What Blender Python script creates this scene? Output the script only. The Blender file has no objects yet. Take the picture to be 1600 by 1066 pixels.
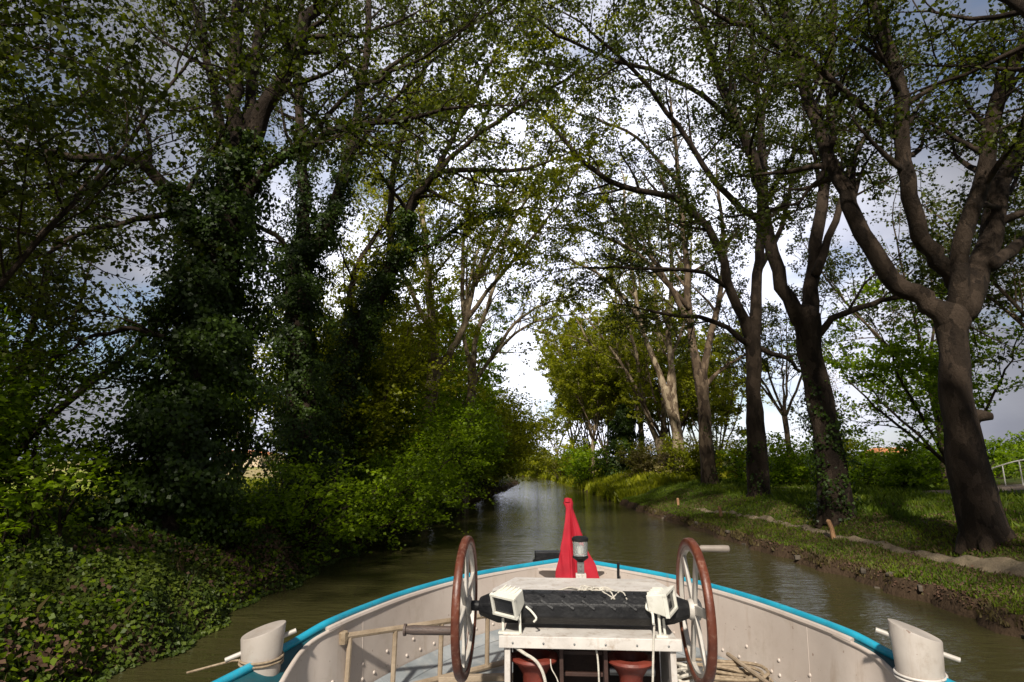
import bpy, bmesh, math, random
import numpy as np
from mathutils import Vector, Matrix, noise as mnoise

SC = bpy.context.scene
COL = SC.collection
R = math.radians
rs = np.random.default_rng(7)
random.seed(7)

# ------------------------------------------------------------------ camera
F = 889.0                       # focal length in pixels of the 1600 px wide photograph (20 mm)
TH, PS = math.atan(187 / F), math.atan(64 / F * math.cos(math.atan(187 / F)))
CZ = 3.2
fw = np.array([-math.sin(PS) * math.cos(TH), math.cos(PS) * math.cos(TH), math.sin(TH)])
rt = np.array([math.cos(PS), math.sin(PS), 0.0])
upv = np.cross(rt, fw)
cam = bpy.data.objects.new('camera', bpy.data.cameras.new('camera'))
COL.objects.link(cam)
cam.location = (0, 0, CZ)
cam.rotation_euler = (R(90) + TH, 0, PS)
cam.data.sensor_width = 36.0
cam.data.lens = F / 1600 * 36.0
cam.data.clip_end = 5000
cam.data.clip_start = 0.05
SC.camera = cam

def at(px, py, Y):
    """the point at forward distance Y seen at a given place of the photograph (used to survey positions)"""
    d = fw * F + rt * (px - 800) + upv * (533 - py)
    p = d * (Y / d[1])
    return np.array([p[0], p[1], p[2] + CZ])

# ------------------------------------------------------------------ helpers
def tag(o, label=None, cat=None, group=None, kind=None):
    if label: o['label'] = label
    if cat: o['category'] = cat
    if group: o['group'] = group
    if kind: o['kind'] = kind
    return o

def empty(name, loc, label, cat, group=None):
    o = bpy.data.objects.new(name, None)
    COL.objects.link(o)
    o.location = tuple(float(v) for v in loc)
    o.empty_display_size = .2
    return tag(o, label, cat, group)

def link(name, me, mat, parent=None, smooth=False):
    o = bpy.data.objects.new(name, me)
    COL.objects.link(o)
    if mat is not None:
        me.materials.append(mat)
    if smooth:
        me.polygons.foreach_set('use_smooth', np.ones(len(me.polygons), dtype=bool))
    if parent is not None:
        o.parent = parent
        pl = parent.location.copy()
        if parent.parent: pl = pl + parent.parent.location
        o.location = -pl
        # keep vertices in world axes; origin of the child sits at the world origin
        me.transform(Matrix.Translation(-pl)); o.location = (0, 0, 0)
        o.location = (0, 0, 0)
        me.update()
    return o

def fast_mesh(name, V, faces_n, idx):
    """V (n,3); faces all with faces_n corners; idx (m, faces_n)"""
    me = bpy.data.meshes.new(name)
    me.vertices.add(len(V)); me.vertices.foreach_set('co', np.ascontiguousarray(V, dtype=np.float32).ravel())
    m = len(idx)
    me.loops.add(m * faces_n); me.loops.foreach_set('vertex_index', np.ascontiguousarray(idx, dtype=np.int32).ravel())
    me.polygons.add(m); me.polygons.foreach_set('loop_start', np.arange(0, m * faces_n, faces_n, dtype=np.int32))
    me.update(calc_edges=True)
    return me

class MB:
    """collects shapes (all in world coordinates) and links them as one mesh object"""
    def __init__(s): s.v = []; s.f = []; s.n = 0
    def add(s, V, Fc):
        V = [tuple(float(c) for c in p) for p in V]
        s.v += V; s.f += [tuple(i + s.n for i in f) for f in Fc]; s.n += len(V); return s
    def box(s, c, d, rot=None, bev=0.0):
        bm = bmesh.new(); bmesh.ops.create_cube(bm, size=1)
        bmesh.ops.scale(bm, vec=d, verts=bm.verts)
        if bev > 0: bmesh.ops.bevel(bm, geom=bm.edges[:], offset=bev, segments=2, affect='EDGES', profile=.6)
        M = Matrix.Translation(Vector(tuple(float(x) for x in c)))
        if rot is not None: M = M @ rot.to_4x4()
        bm.transform(M); bm.verts.index_update()
        s.add([v.co for v in bm.verts], [[v.index for v in f.verts] for f in bm.faces]); bm.free(); return s
    def tube(s, pts, rad, k=10, cap=True):
        pts = np.asarray(pts, float); n = len(pts)
        rad = np.full(n, rad, float) if np.isscalar(rad) else np.asarray(rad, float)
        V, I = tube_arrays(pts, rad, k)
        fc = [tuple(q) for q in I]
        if cap:
            fc.append(tuple(range(k - 1, -1, -1))); fc.append(tuple((n - 1) * k + j for j in range(k)))
        return s.add(V, fc)
    def lathe(s, c, prof, k=24, rot=None, sx=1, sy=1):
        V = []
        for r, z in prof:
            for j in range(k):
                a = 2 * math.pi * j / k
                V.append(Vector((r * math.cos(a) * sx, r * math.sin(a) * sy, z)))
        if rot is not None: V = [rot @ v for v in V]
        c = Vector(tuple(float(x) for x in c)); V = [v + c for v in V]
        m = len(prof); Fc = []
        for i in range(m - 1):
            for j in range(k):
                a, b = i * k + j, i * k + (j + 1) % k
                Fc.append((a, b, b + k, a + k))
        Fc.append(tuple(range(k - 1, -1, -1))); Fc.append(tuple((m - 1) * k + j for j in range(k)))
        return s.add(V, Fc)
    def prism(s, poly, z0, z1):
        n = len(poly)
        return s.add([(x, y, z0) for x, y in poly] + [(x, y, z1) for x, y in poly],
                     [tuple(range(n - 1, -1, -1)), tuple(range(n, 2 * n))] + [(i, (i + 1) % n, n + (i + 1) % n, n + i) for i in range(n)])
    def build(s, name, mat, parent=None, smooth=False, bevel=0, label=None):
        me = bpy.data.meshes.new(name); me.from_pydata(s.v, [], s.f); me.update()
        o = link(name, me, mat, parent, smooth)
        if smooth and bevel == 0:
            try: me.set_sharp_from_angle(angle=R(42))
            except Exception: pass
        if bevel:
            md = o.modifiers.new('bevel', 'BEVEL'); md.width = bevel; md.segments = 2; md.limit_method = 'ANGLE'; md.angle_limit = R(40)
        if label: o['label'] = label
        return o

def tube_arrays(pts, rad, k):
    n = len(pts)
    t = np.gradient(pts, axis=0); t /= np.linalg.norm(t, axis=1)[:, None] + 1e-9
    ref = np.array([1.0, 0, 0]) if abs(t[:, 0]).mean() < .6 else np.array([0, 0, 1.0]) if abs(t[:, 2]).mean() < .7 else np.array([0, 1.0, 0])
    u = np.cross(t, ref); u /= np.linalg.norm(u, axis=1)[:, None] + 1e-9
    w = np.cross(t, u)
    a = np.arange(k) * 2 * np.pi / k
    V = pts[:, None, :] + rad[:, None, None] * (np.cos(a)[None, :, None] * u[:, None, :] + np.sin(a)[None, :, None] * w[:, None, :])
    V = V.reshape(-1, 3)
    i = np.arange(n - 1)[:, None] * k; j = np.arange(k)[None, :]; j2 = (j + 1) % k
    I = np.stack([i + j, i + j2, i + k + j2, i + k + j], -1).reshape(-1, 4)
    return V, I

def smooth_line(P, n):
    """Catmull-Rom resample"""
    P = np.asarray(P, float)
    if len(P) < 3:
        t = np.linspace(0, 1, n)[:, None]; return P[0] * (1 - t) + P[-1] * t
    Q = np.vstack([2 * P[0] - P[1], P, 2 * P[-1] - P[-2]])
    out = []
    for u in np.linspace(0, len(P) - 1 - 1e-6, n):
        i = int(u); f = u - i
        a, b, c, d = Q[i], Q[i + 1], Q[i + 2], Q[i + 3]
        out.append(.5 * ((2 * b) + (c - a) * f + (2 * a - 5 * b + 4 * c - d) * f * f + (3 * b - a - 3 * c + d) * f ** 3))
    return np.array(out)

# ------------------------------------------------------------------ materials
def newmat(name):
    m = bpy.data.materials.new(name); m.use_nodes = True
    nt = m.node_tree; return m, nt, nt.nodes['Principled BSDF']

def nd(nt, kind, **kw):
    n = nt.nodes.new(kind)
    for k, v in kw.items(): setattr(n, k, v)
    return n

def paint(name, c1, c2, scale=3.0, rough=.5, bump=.0, detail=6, dirt=None, dscale=12, damt=.5, spec=.5, metal=0, stretch=None, bscale=None, streak=None):
    m, nt, b = newmat(name)
    tc = nd(nt, 'ShaderNodeTexCoord'); L = nt.links.new
    src = tc.outputs['Object']
    if stretch:
        mp = nd(nt, 'ShaderNodeMapping'); mp.inputs['Scale'].default_value = stretch; L(src, mp.inputs[0]); src = mp.outputs[0]
    n1 = nd(nt, 'ShaderNodeTexNoise'); n1.inputs['Scale'].default_value = scale; n1.inputs['Detail'].default_value = detail; L(src, n1.inputs['Vector'])
    cr = nd(nt, 'ShaderNodeValToRGB'); cr.color_ramp.elements[0].position = .35; cr.color_ramp.elements[1].position = .68
    cr.color_ramp.elements[0].color = (*c1, 1); cr.color_ramp.elements[1].color = (*c2, 1); L(n1.outputs['Fac'], cr.inputs[0])
    out = cr.outputs[0]
    if dirt:
        n2 = nd(nt, 'ShaderNodeTexNoise'); n2.inputs['Scale'].default_value = dscale; n2.inputs['Detail'].default_value = 8; n2.inputs['Roughness'].default_value = .7; L(src, n2.inputs['Vector'])
        r2 = nd(nt, 'ShaderNodeMapRange'); r2.inputs[1].default_value = .52; r2.inputs[2].default_value = .72; r2.inputs[4].default_value = damt; L(n2.outputs['Fac'], r2.inputs[0])
        mx = nd(nt, 'ShaderNodeMix', data_type='RGBA'); L(r2.outputs[0], mx.inputs[0]); L(out, mx.inputs[6]); mx.inputs[7].default_value = (*dirt, 1); out = mx.outputs[2]
    if streak:   # rust runs and scuffs, stretched down the plate
        mp2 = nd(nt, 'ShaderNodeMapping'); mp2.inputs['Scale'].default_value = (1, 1, .12); L(tc.outputs['Object'], mp2.inputs[0])
        n4 = nd(nt, 'ShaderNodeTexNoise'); n4.inputs['Scale'].default_value = 11; n4.inputs['Detail'].default_value = 7; n4.inputs['Roughness'].default_value = .72; L(mp2.outputs[0], n4.inputs['Vector'])
        r4 = nd(nt, 'ShaderNodeMapRange'); r4.inputs[1].default_value = .56; r4.inputs[2].default_value = .78; r4.inputs[4].default_value = .65; L(n4.outputs['Fac'], r4.inputs[0])
        m4 = nd(nt, 'ShaderNodeMix', data_type='RGBA'); L(r4.outputs[0], m4.inputs[0]); L(out, m4.inputs[6]); m4.inputs[7].default_value = (*streak, 1); out = m4.outputs[2]
        n5 = nd(nt, 'ShaderNodeTexNoise'); n5.inputs['Scale'].default_value = 38; n5.inputs['Detail'].default_value = 4; L(tc.outputs['Object'], n5.inputs['Vector'])
        r5 = nd(nt, 'ShaderNodeMapRange'); r5.inputs[1].default_value = .70; r5.inputs[2].default_value = .73; r5.inputs[4].default_value = .7; L(n5.outputs['Fac'], r5.inputs[0])
        m5 = nd(nt, 'ShaderNodeMix', data_type='RGBA'); L(r5.outputs[0], m5.inputs[0]); L(out, m5.inputs[6]); m5.inputs[7].default_value = (.16, .09, .055, 1); out = m5.outputs[2]
    L(out, b.inputs['Base Color'])
    b.inputs['Roughness'].default_value = rough; b.inputs['Specular IOR Level'].default_value = spec; b.inputs['Metallic'].default_value = metal
    if bump:
        n3 = nd(nt, 'ShaderNodeTexNoise'); n3.inputs['Scale'].default_value = bscale or scale * 6; n3.inputs['Detail'].default_value = 6; L(src, n3.inputs['Vector'])
        bp = nd(nt, 'ShaderNodeBump'); bp.inputs['Strength'].default_value = 1; bp.inputs['Distance'].default_value = bump; L(n3.outputs['Fac'], bp.inputs['Height']); L(bp.outputs[0], b.inputs['Normal'])
    return m

def leafmat(name, c_dark, c_mid, c_light, trans=.35, clump=.35, rough=.5):
    m, nt, b = newmat(name); L = nt.links.new
    g = nd(nt, 'ShaderNodeNewGeometry'); tc = nd(nt, 'ShaderNodeTexCoord')
    n = nd(nt, 'ShaderNodeTexNoise'); n.inputs['Scale'].default_value = clump; n.inputs['Detail'].default_value = 3; L(g.outputs['Position'], n.inputs['Vector'])
    ad = nd(nt, 'ShaderNodeMath', operation='MULTIPLY_ADD'); L(g.outputs['Random Per Island'], ad.inputs[0]); ad.inputs[1].default_value = .45
    mr = nd(nt, 'ShaderNodeMapRange'); mr.inputs[1].default_value = .3; mr.inputs[2].default_value = .7; mr.inputs[3].default_value = 0; mr.inputs[4].default_value = .55; L(n.outputs['Fac'], mr.inputs[0]); L(mr.outputs[0], ad.inputs[2])
    cr = nd(nt, 'ShaderNodeValToRGB'); e = cr.color_ramp.elements; e[0].position = .08; e[0].color = (*c_dark, 1); e[1].position = .95; e[1].color = (*c_light, 1)
    x = e.new(.5); x.color = (*c_mid, 1); L(ad.outputs[0], cr.inputs[0])
    L(cr.outputs[0], b.inputs['Base Color']); b.inputs['Roughness'].default_value = rough; b.inputs['Specular IOR Level'].default_value = .3
    tr = nd(nt, 'ShaderNodeBsdfTranslucent'); ms = nd(nt, 'ShaderNodeMixShader'); ms.inputs[0].default_value = trans
    hs = nd(nt, 'ShaderNodeMix', data_type='RGBA', blend_type='MULTIPLY'); hs.inputs[0].default_value = 1; hs.inputs[7].default_value = (1.3, 1.35, .4, 1); L(cr.outputs[0], hs.inputs[6]); L(hs.outputs[2], tr.inputs[0])
    L(b.outputs[0], ms.inputs[1]); L(tr.outputs[0], ms.inputs[2]); L(ms.outputs[0], nt.nodes['Material Output'].inputs[0])
    return m

M = {}
M['plane_leaf'] = leafmat('plane_leaf', (.020, .030, .004), (.050, .066, .007), (.13, .15, .014), .42)
M['yellow_leaf'] = leafmat('yellow_leaf', (.095, .112, .004), (.215, .235, .008), (.44, .42, .03), .55)
M['shrub_leaf'] = leafmat('shrub_leaf', (.06, .10, .004), (.155, .235, .007), (.34, .46, .018), .6, .6)
M['ivy_leaf'] = leafmat('ivy_leaf', (.016, .032, .003), (.034, .062, .005), (.08, .135, .010), .3, .8, .45)
M['ground_ivy'] = leafmat('ground_ivy', (.02, .036, .005), (.055, .085, .010), (.14, .18, .018), .3, .7)
M['dead_leaf'] = leafmat('dead_leaf', (.05, .026, .015), (.095, .052, .032), (.15, .09, .055), .1, 1.5, .8)
M['blossom'] = leafmat('blossom', (.2, .15, .12), (.4, .33, .28), (.6, .5, .45), .3, 1.5, .8)
M['grass'] = leafmat('grass', (.045, .075, .004), (.10, .15, .008), (.20, .24, .02), .4, .45, .6)
M['drygrass'] = leafmat('drygrass', (.04, .03, .012), (.09, .07, .025), (.17, .13, .05), .3, .6, .7)
M['reed'] = leafmat('reed', (.1, .08, .03), (.2, .17, .06), (.34, .28, .13), .3, .6, .7)

def barkmat(name, c1, c2, c3):
    m, nt, b = newmat(name); L = nt.links.new
    tc = nd(nt, 'ShaderNodeTexCoord'); mp = nd(nt, 'ShaderNodeMapping'); mp.inputs['Scale'].default_value = (1, 1, .45); L(tc.outputs['Object'], mp.inputs[0])
    v = nd(nt, 'ShaderNodeTexVoronoi'); v.inputs['Scale'].default_value = 5.5
    n0 = nd(nt, 'ShaderNodeTexNoise'); n0.inputs['Scale'].default_value = 5; n0.inputs['Detail'].default_value = 6; L(mp.outputs[0], n0.inputs['Vector'])
    mv = nd(nt, 'ShaderNodeMix', data_type='RGBA'); mv.inputs[0].default_value = .25; L(mp.outputs[0], mv.inputs[6]); L(n0.outputs['Color'], mv.inputs[7]); L(mv.outputs[2], v.inputs['Vector'])
    cr = nd(nt, 'ShaderNodeValToRGB'); e = cr.color_ramp.elements; e[0].position = .2; e[0].color = (*c1, 1); e[1].position = .8; e[1].color = (*c3, 1); x = e.new(.5); x.color = (*c2, 1)
    sp = nd(nt, 'ShaderNodeSeparateColor'); L(v.outputs['Color'], sp.inputs[0])
    ad = nd(nt, 'ShaderNodeMath', operation='MULTIPLY_ADD'); L(sp.outputs[0], ad.inputs[0]); ad.inputs[1].default_value = .75
    m2 = nd(nt, 'ShaderNodeMath', operation='MULTIPLY'); L(n0.outputs['Fac'], m2.inputs[0]); m2.inputs[1].default_value = .35; L(m2.outputs[0], ad.inputs[2])
    L(ad.outputs[0], cr.inputs[0]); L(cr.outputs[0], b.inputs['Base Color']); b.inputs['Roughness'].default_value = .85; b.inputs['Specular IOR Level'].default_value = .2
    n2 = nd(nt, 'ShaderNodeTexNoise'); n2.inputs['Scale'].default_value = 14; n2.inputs['Detail'].default_value = 8; n2.inputs['Roughness'].default_value = .7; L(mp.outputs[0], n2.inputs['Vector'])
    bp = nd(nt, 'ShaderNodeBump'); bp.inputs['Strength'].default_value = 1; bp.inputs['Distance'].default_value = .09; L(n2.outputs['Fac'], bp.inputs['Height']); L(bp.outputs[0], b.inputs['Normal'])
    return m
M['bark_dark'] = barkmat('bark_dark', (.020, .0135, .009), (.034, .023, .015), (.055, .038, .026))
M['bark_mid'] = barkmat('bark_mid', (.04, .027, .018), (.09, .062, .04), (.16, .115, .075))
M['bark_pale'] = barkmat('bark_pale', (.09, .062, .04), (.19, .14, .09), (.34, .27, .18))

M['white'] = paint('white_paint', (.45, .38, .33), (.54, .47, .415), 2.2, .42, .0015, dirt=(.34, .28, .22), dscale=5, damt=.5, streak=(.30, .21, .14))
M['bollard'] = paint('warm_grey_white_paint', (.36, .315, .275), (.45, .40, .355), 3, .45, .002, dirt=(.25, .2, .15), dscale=7, damt=.6, streak=(.24, .17, .11))
M['white_worn'] = paint('worn_white_paint', (.50, .46, .42), (.64, .60, .555), 6, .5, .002, dirt=(.3, .23, .17), dscale=14, damt=.8, streak=(.3, .2, .13))
M['blue'] = paint('turquoise_paint', (.01, .24, .36), (.02, .33, .47), 5, .3, .001, dirt=(.02, .15, .22), dscale=20, damt=.6, streak=(.12, .2, .22))
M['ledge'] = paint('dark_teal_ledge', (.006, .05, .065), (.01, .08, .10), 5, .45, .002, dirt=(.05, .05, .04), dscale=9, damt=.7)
M['hull'] = paint('dark_hull_paint', (.02, .022, .025), (.04, .042, .05), 3, .45)
M['deck'] = paint('grey_deck_paint', (.17, .19, .2), (.29, .31, .32), 5, .6, .003, dirt=(.4, .38, .34), dscale=9, damt=.6)
M['rimwood'] = paint('red_brown_rim', (.075, .018, .008), (.13, .033, .014), 9, .42, .0015, dirt=(.45, .3, .22), dscale=30, damt=.35)
M['redmetal'] = paint('red_oxide_metal', (.12, .020, .012), (.21, .040, .024), 9, .5, .002, dirt=(.08, .03, .02), dscale=15, damt=.6)
M['spoke'] = paint('off_white_spoke', (.36, .33, .29), (.5, .465, .42), 8, .45, .001, dirt=(.3, .25, .2), dscale=18, damt=.5)
M['black'] = paint('black_rubber', (.005, .005, .006), (.014, .014, .015), 9, .5, .004, dirt=(.06, .06, .058), dscale=16, damt=.3, spec=.3)
M['darkgrip'] = paint('dark_wood_grip', (.05, .035, .03), (.11, .075, .06), 8, .55, .002, stretch=(1, 12, 12))
M['greygrip'] = paint('grey_wood_grip', (.16, .13, .11), (.27, .23, .19), 8, .6, .002)
M['oldwood'] = paint('weathered_wood', (.21, .155, .10), (.38, .30, .215), 7, .75, .004, dirt=(.12, .08, .05), dscale=14, damt=.6)
M['rope'] = paint('pale_rope', (.45, .41, .35), (.62, .58, .5), 40, .8, .004)
M['oldrope'] = paint('brown_rope', (.22, .16, .1), (.36, .28, .19), 40, .85, .004)
M['red'] = paint('red_cloth', (.30, .004, .014), (.44, .006, .022), 5, .75, .003, bscale=120)
M['screen'] = paint('dark_lamp_glass', (.012, .012, .014), (.03, .03, .032), 8, .12)
M['casing'] = paint('cream_lamp_casing', (.62, .6, .52), (.74, .72, .65), 10, .4, .001, dirt=(.35, .3, .22), dscale=20, damt=.5)
M['steel'] = paint('dull_steel', (.22, .22, .22), (.34, .34, .33), 12, .35, metal=.8)
M['dark_inside'] = paint('dark_interior', (.02, .009, .006), (.05, .02, .013), 7, .7, .003)  # darkness of the windlass opening and head hollows put into the colour
M['stake'] = paint('orange_brown_wood', (.24, .12, .055), (.42, .24, .12), 9, .8, .004, stretch=(1, 1, .2))
M['rail_white'] = paint('white_railing_paint', (.62, .6, .55), (.75, .73, .68), 6, .5)
M['wall'] = paint('tan_render', (.5, .38, .26), (.62, .5, .36), .5, .9)  # warm tan wall colour of the houses
M['rooftile'] = paint('orange_roof_tiles', (.45, .16, .06), (.58, .24, .1), 2, .9)
mg, ntg, bg_ = newmat('lantern_glass'); bg_.inputs['Base Color'].default_value = (.75, .78, .78, 1); bg_.inputs['Roughness'].default_value = .12
bg_.inputs['Transmission Weight'].default_value = .75; bg_.inputs['IOR'].default_value = 1.3; M['glass'] = mg

# ------------------------------------------------------------------ terrain
def interp(tab):
    ys = np.array([a for a, b in tab], float); xs = np.array([b for a, b in tab], float)
    return lambda Y: np.interp(Y, ys, xs)
_eR = interp([(-60, 9.6), (0, 8.9), (12, 8.55), (15.8, 8.3), (24, 7.15), (38, 5.5), (55, 4.3), (81, 1.7), (103, -.6), (125, -6.5), (140, -13), (180, -30), (300, -90)])
_eL = interp([(-60, -5), (0, -5.9), (9.2, -6.6), (13.7, -6.9), (20, -7.1), (27, -7.3), (43, -6.7), (64, -5.2), (84, -4.9), (103, -8), (125, -15), (140, -24), (180, -43), (300, -104)])
def eR(Y): return _eR(Y) + .12 * np.sin(Y * 1.9) + .09 * np.sin(Y * 4.3 + 1) + .05 * np.sin(Y * 9.1)
def eL(Y): return _eL(Y) + .2 * np.sin(Y * 1.3) + .12 * np.sin(Y * 3.7 + 2)
hR = interp([(-6, -1.5), (-1, -.8), (0, -.1), (.1, .16), (.28, .36), (.8, .5), (1.4, .6), (2.0, .8), (2.7, 1.15), (3.5, 1.4), (5, 1.6), (8, 1.75), (11, 1.55), (15, 1.85), (22, 2.6), (32, 3.5), (60, 3.9), (150, 3.6), (900, 3.0)])
hL = interp([(-6, -1.5), (-1, -.8), (0, -.1), (.25, .25), (.8, .75), (1.8, 1.3), (2.8, 1.62), (4, 1.75), (8, 1.55), (15, 1.45), (40, 1.5), (150, 2.3), (900, 2.9)])
def nz(X, Y, s, seed=0.0):
    return (np.sin(X * s * 1.3 + seed) * np.cos(Y * s * 1.1 - seed * 2) + .5 * np.sin(X * s * 2.9 + Y * s * 1.7 + seed * 3) + .25 * np.sin(Y * s * 5.3 - X * s * 4.1 + seed)) / 1.75
def height(X, Y):
    X = np.asarray(X, float); Y = np.asarray(Y, float)
    dr = X - eR(Y); dl = eL(Y) - X
    z = np.where(dr > dl, hR(dr), hL(dl))
    side = np.maximum(dr, dl)
    amp = np.clip(side * .3, 0, 1)
    z = z + amp * (np.where(dr > dl, .018, .05) * nz(X, Y, 1.1) + .08 * nz(X, Y, .35, 2))
    return z
gx = np.concatenate([np.linspace(-900, -70, 18), np.linspace(-60, -14, 40), np.arange(-13, 19, .16), np.linspace(19.5, 60, 60), np.linspace(70, 900, 18)])
gy = np.concatenate([np.linspace(-60, 2, 16), np.arange(2.5, 50, .22), np.arange(50, 110, .8), np.linspace(112, 300, 30), np.linspace(330, 1500, 10)])
XX, YY = np.meshgrid(gx, gy)
ZZ = height(XX, YY)
V = np.stack([XX, YY, ZZ], -1).reshape(-1, 3); nx, ny = len(gx), len(gy)
i = np.arange(ny - 1)[:, None] * nx + np.arange(nx - 1)[None, :]
I = np.stack([i, i + 1, i + nx + 1, i + nx], -1).reshape(-1, 4)
m, nt, b = newmat('ground_soil_and_grass'); L = nt.links.new
g = nd(nt, 'ShaderNodeNewGeometry')
n1 = nd(nt, 'ShaderNodeTexNoise'); n1.inputs['Scale'].default_value = .55; n1.inputs['Detail'].default_value = 8; n1.inputs['Roughness'].default_value = .65; L(g.outputs['Position'], n1.inputs['Vector'])
cr = nd(nt, 'ShaderNodeValToRGB'); e = cr.color_ramp.elements; e[0].position = .34; e[0].color = (.075, .05, .028, 1); e[1].position = .7; e[1].color = (.075, .095, .018, 1)
x = e.new(.47); x.color = (.05, .055, .014, 1); x = e.new(.58); x.color = (.035, .05, .010, 1)
L(n1.outputs['Fac'], cr.inputs[0])
n2 = nd(nt, 'ShaderNodeTexNoise'); n2.inputs['Scale'].default_value = 9; n2.inputs['Detail'].default_value = 8; L(g.outputs['Position'], n2.inputs['Vector'])
mm = nd(nt, 'ShaderNodeMix', data_type='RGBA', blend_type='OVERLAY'); mm.inputs[0].default_value = .7; L(cr.outputs[0], mm.inputs[6]); L(n2.outputs['Fac'], mm.inputs[7])
# bare wet earth on the steep bank just above the water
sx = nd(nt, 'ShaderNodeSeparateXYZ'); L(g.outputs['Position'], sx.inputs[0])
mr = nd(nt, 'ShaderNodeMapRange'); mr.inputs[1].default_value = .75; mr.inputs[2].default_value = .35; L(sx.outputs['Z'], mr.inputs[0])
mx = nd(nt, 'ShaderNodeMix', data_type='RGBA'); L(mr.outputs[0], mx.inputs[0]); L(mm.outputs[2], mx.inputs[6]); mx.inputs[7].default_value = (.055, .036, .022, 1)
# cropped field strips far to the left
wv = nd(nt, 'ShaderNodeTexNoise'); wv.inputs['Scale'].default_value = .035; wv.inputs['Detail'].default_value = 2; L(g.outputs['Position'], wv.inputs['Vector'])
fr = nd(nt, 'ShaderNodeValToRGB'); fe = fr.color_ramp.elements; fe[0].position = .42; fe[0].color = (.22, .27, .03, 1); fe[1].position = .56; fe[1].color = (.34, .27, .13, 1); L(wv.outputs['Fac'], fr.inputs[0])
mf = nd(nt, 'ShaderNodeMapRange'); mf.inputs[1].default_value = -22; mf.inputs[2].default_value = -26; L(sx.outputs['X'], mf.inputs[0])
mx2 = nd(nt, 'ShaderNodeMix', data_type='RGBA'); L(mf.outputs[0], mx2.inputs[0]); L(mx.outputs[2], mx2.inputs[6]); L(fr.outputs[0], mx2.inputs[7])
L(mx2.outputs[2], b.inputs['Base Color']); b.inputs['Roughness'].default_value = .95; b.inputs['Specular IOR Level'].default_value = .1
bp = nd(nt, 'ShaderNodeBump'); bp.inputs['Distance'].default_value = .08; L(n2.outputs['Fac'], bp.inputs['Height']); L(bp.outputs[0], b.inputs['Normal'])
tag(link('ground', fast_mesh('ground', V, 4, I), m, smooth=True), kind='structure')

# water
m, nt, b = newmat('canal_water'); L = nt.links.new
b.inputs['Base Color'].default_value = (.044, .040, .015, 1); b.inputs['Roughness'].default_value = .06; b.inputs['IOR'].default_value = 1.33
g = nd(nt, 'ShaderNodeNewGeometry')
mp = nd(nt, 'ShaderNodeMapping'); mp.inputs['Scale'].default_value = (.42, 1.2, 1); mp.inputs['Rotation'].default_value = (0, 0, R(7)); L(g.outputs['Position'], mp.inputs[0])
h = None
for sc, amp, det in ((1.2, .040, 2), (4.6, .030, 3), (13, .009, 2)):
    n = nd(nt, 'ShaderNodeTexNoise'); n.inputs['Scale'].default_value = sc; n.inputs['Detail'].default_value = det; n.inputs['Distortion'].default_value = .6; L(mp.outputs[0], n.inputs['Vector'])
    q = nd(nt, 'ShaderNodeMath', operation='MULTIPLY'); L(n.outputs['Fac'], q.inputs[0]); q.inputs[1].default_value = amp
    if h is None: h = q
    else:
        s_ = nd(nt, 'ShaderNodeMath', operation='ADD'); L(h.outputs[0], s_.inputs[0]); L(q.outputs[0], s_.inputs[1]); h = s_
bp = nd(nt, 'ShaderNodeBump'); bp.inputs['Distance'].default_value = 1.0; bp.inputs['Strength'].default_value = 1; L(h.outputs[0], bp.inputs['Height']); L(bp.outputs[0], b.inputs['Normal'])
ys = np.concatenate([np.linspace(-60, 110, 60), np.linspace(115, 300, 30)])
Vw = []; Fw = []
for k, y in enumerate(ys):
    Vw += [(float(_eL(y)) - 1.2, float(y), 0), (float(_eR(y)) + 1.2, float(y), 0)]
    if k: Fw.append((2 * k - 2, 2 * k - 1, 2 * k + 1, 2 * k))
me = bpy.data.meshes.new('canal_water'); me.from_pydata(Vw, [], Fw)
tag(link('canal_water', me, m), kind='structure')

# towpath on the right bank and the lane behind the trees, laid over the terrain
def strip(name, line, widths, mat, lift=.045, n=260, across=7):
    P = smooth_line([(x, y, 0) for x, y in line], n)[:, :2]
    w = np.interp(np.linspace(0, 1, n), np.linspace(0, 1, len(widths)), widths)
    t = np.gradient(P, axis=0); t /= np.linalg.norm(t, axis=1)[:, None]; nn = np.stack([t[:, 1], -t[:, 0]], 1)
    rows = []
    for k in range(across):
        u = (k / (across - 1) - .5)
        jit = (.05 * nz(P[:, 0], P[:, 1], 3, k) if k in (0, across - 1) else 0)
        q = P + nn * (u * w + jit * np.sign(u))[:, None]
        z = height(q[:, 0], q[:, 1]) + (lift if 0 < k < across - 1 else -.03)
        rows.append(np.column_stack([q, z]))
    V = np.stack(rows, 1).reshape(-1, 3)
    i = np.arange(n - 1)[:, None] * across + np.arange(across - 1)[None, :]
    I = np.stack([i, i + 1, i + across + 1, i + across], -1).reshape(-1, 4)
    return tag(link(name, fast_mesh(name, V, 4, I), mat, smooth=True), kind='structure'), P, w
M['dirt'] = paint('trodden_earth', (.12, .088, .054), (.25, .195, .125), 1.6, .95, .03, dirt=(.05, .045, .018), dscale=5, damt=.8, bscale=22)
M['lane'] = paint('brown_gravel_lane', (.1, .07, .05), (.17, .125, .09), .8, .95, .02, bscale=12)
def on_terrain(px, py):
    d = fw * F + rt * (px - 800) + upv * (533 - py); z = .7
    for _ in range(30):
        p = d * ((z - CZ) / d[2]) + [0, 0, CZ]; z = .6 * z + .4 * float(height(p[0], p[1]))
    return (p[0], p[1])
path_line = [(11.9, 5), (11.2, 8), (10.8, 11)] + [on_terrain(*q) for q in ((1600, 888), (1520, 880), (1440, 866), (1300, 834), (1180, 810), (1090, 796))]
_, PATHP, PATHW = strip('towpath', path_line, [2.4, 2.0, 1.25, .8, .5, .34, .32, .3, .28], M['dirt'])
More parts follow.
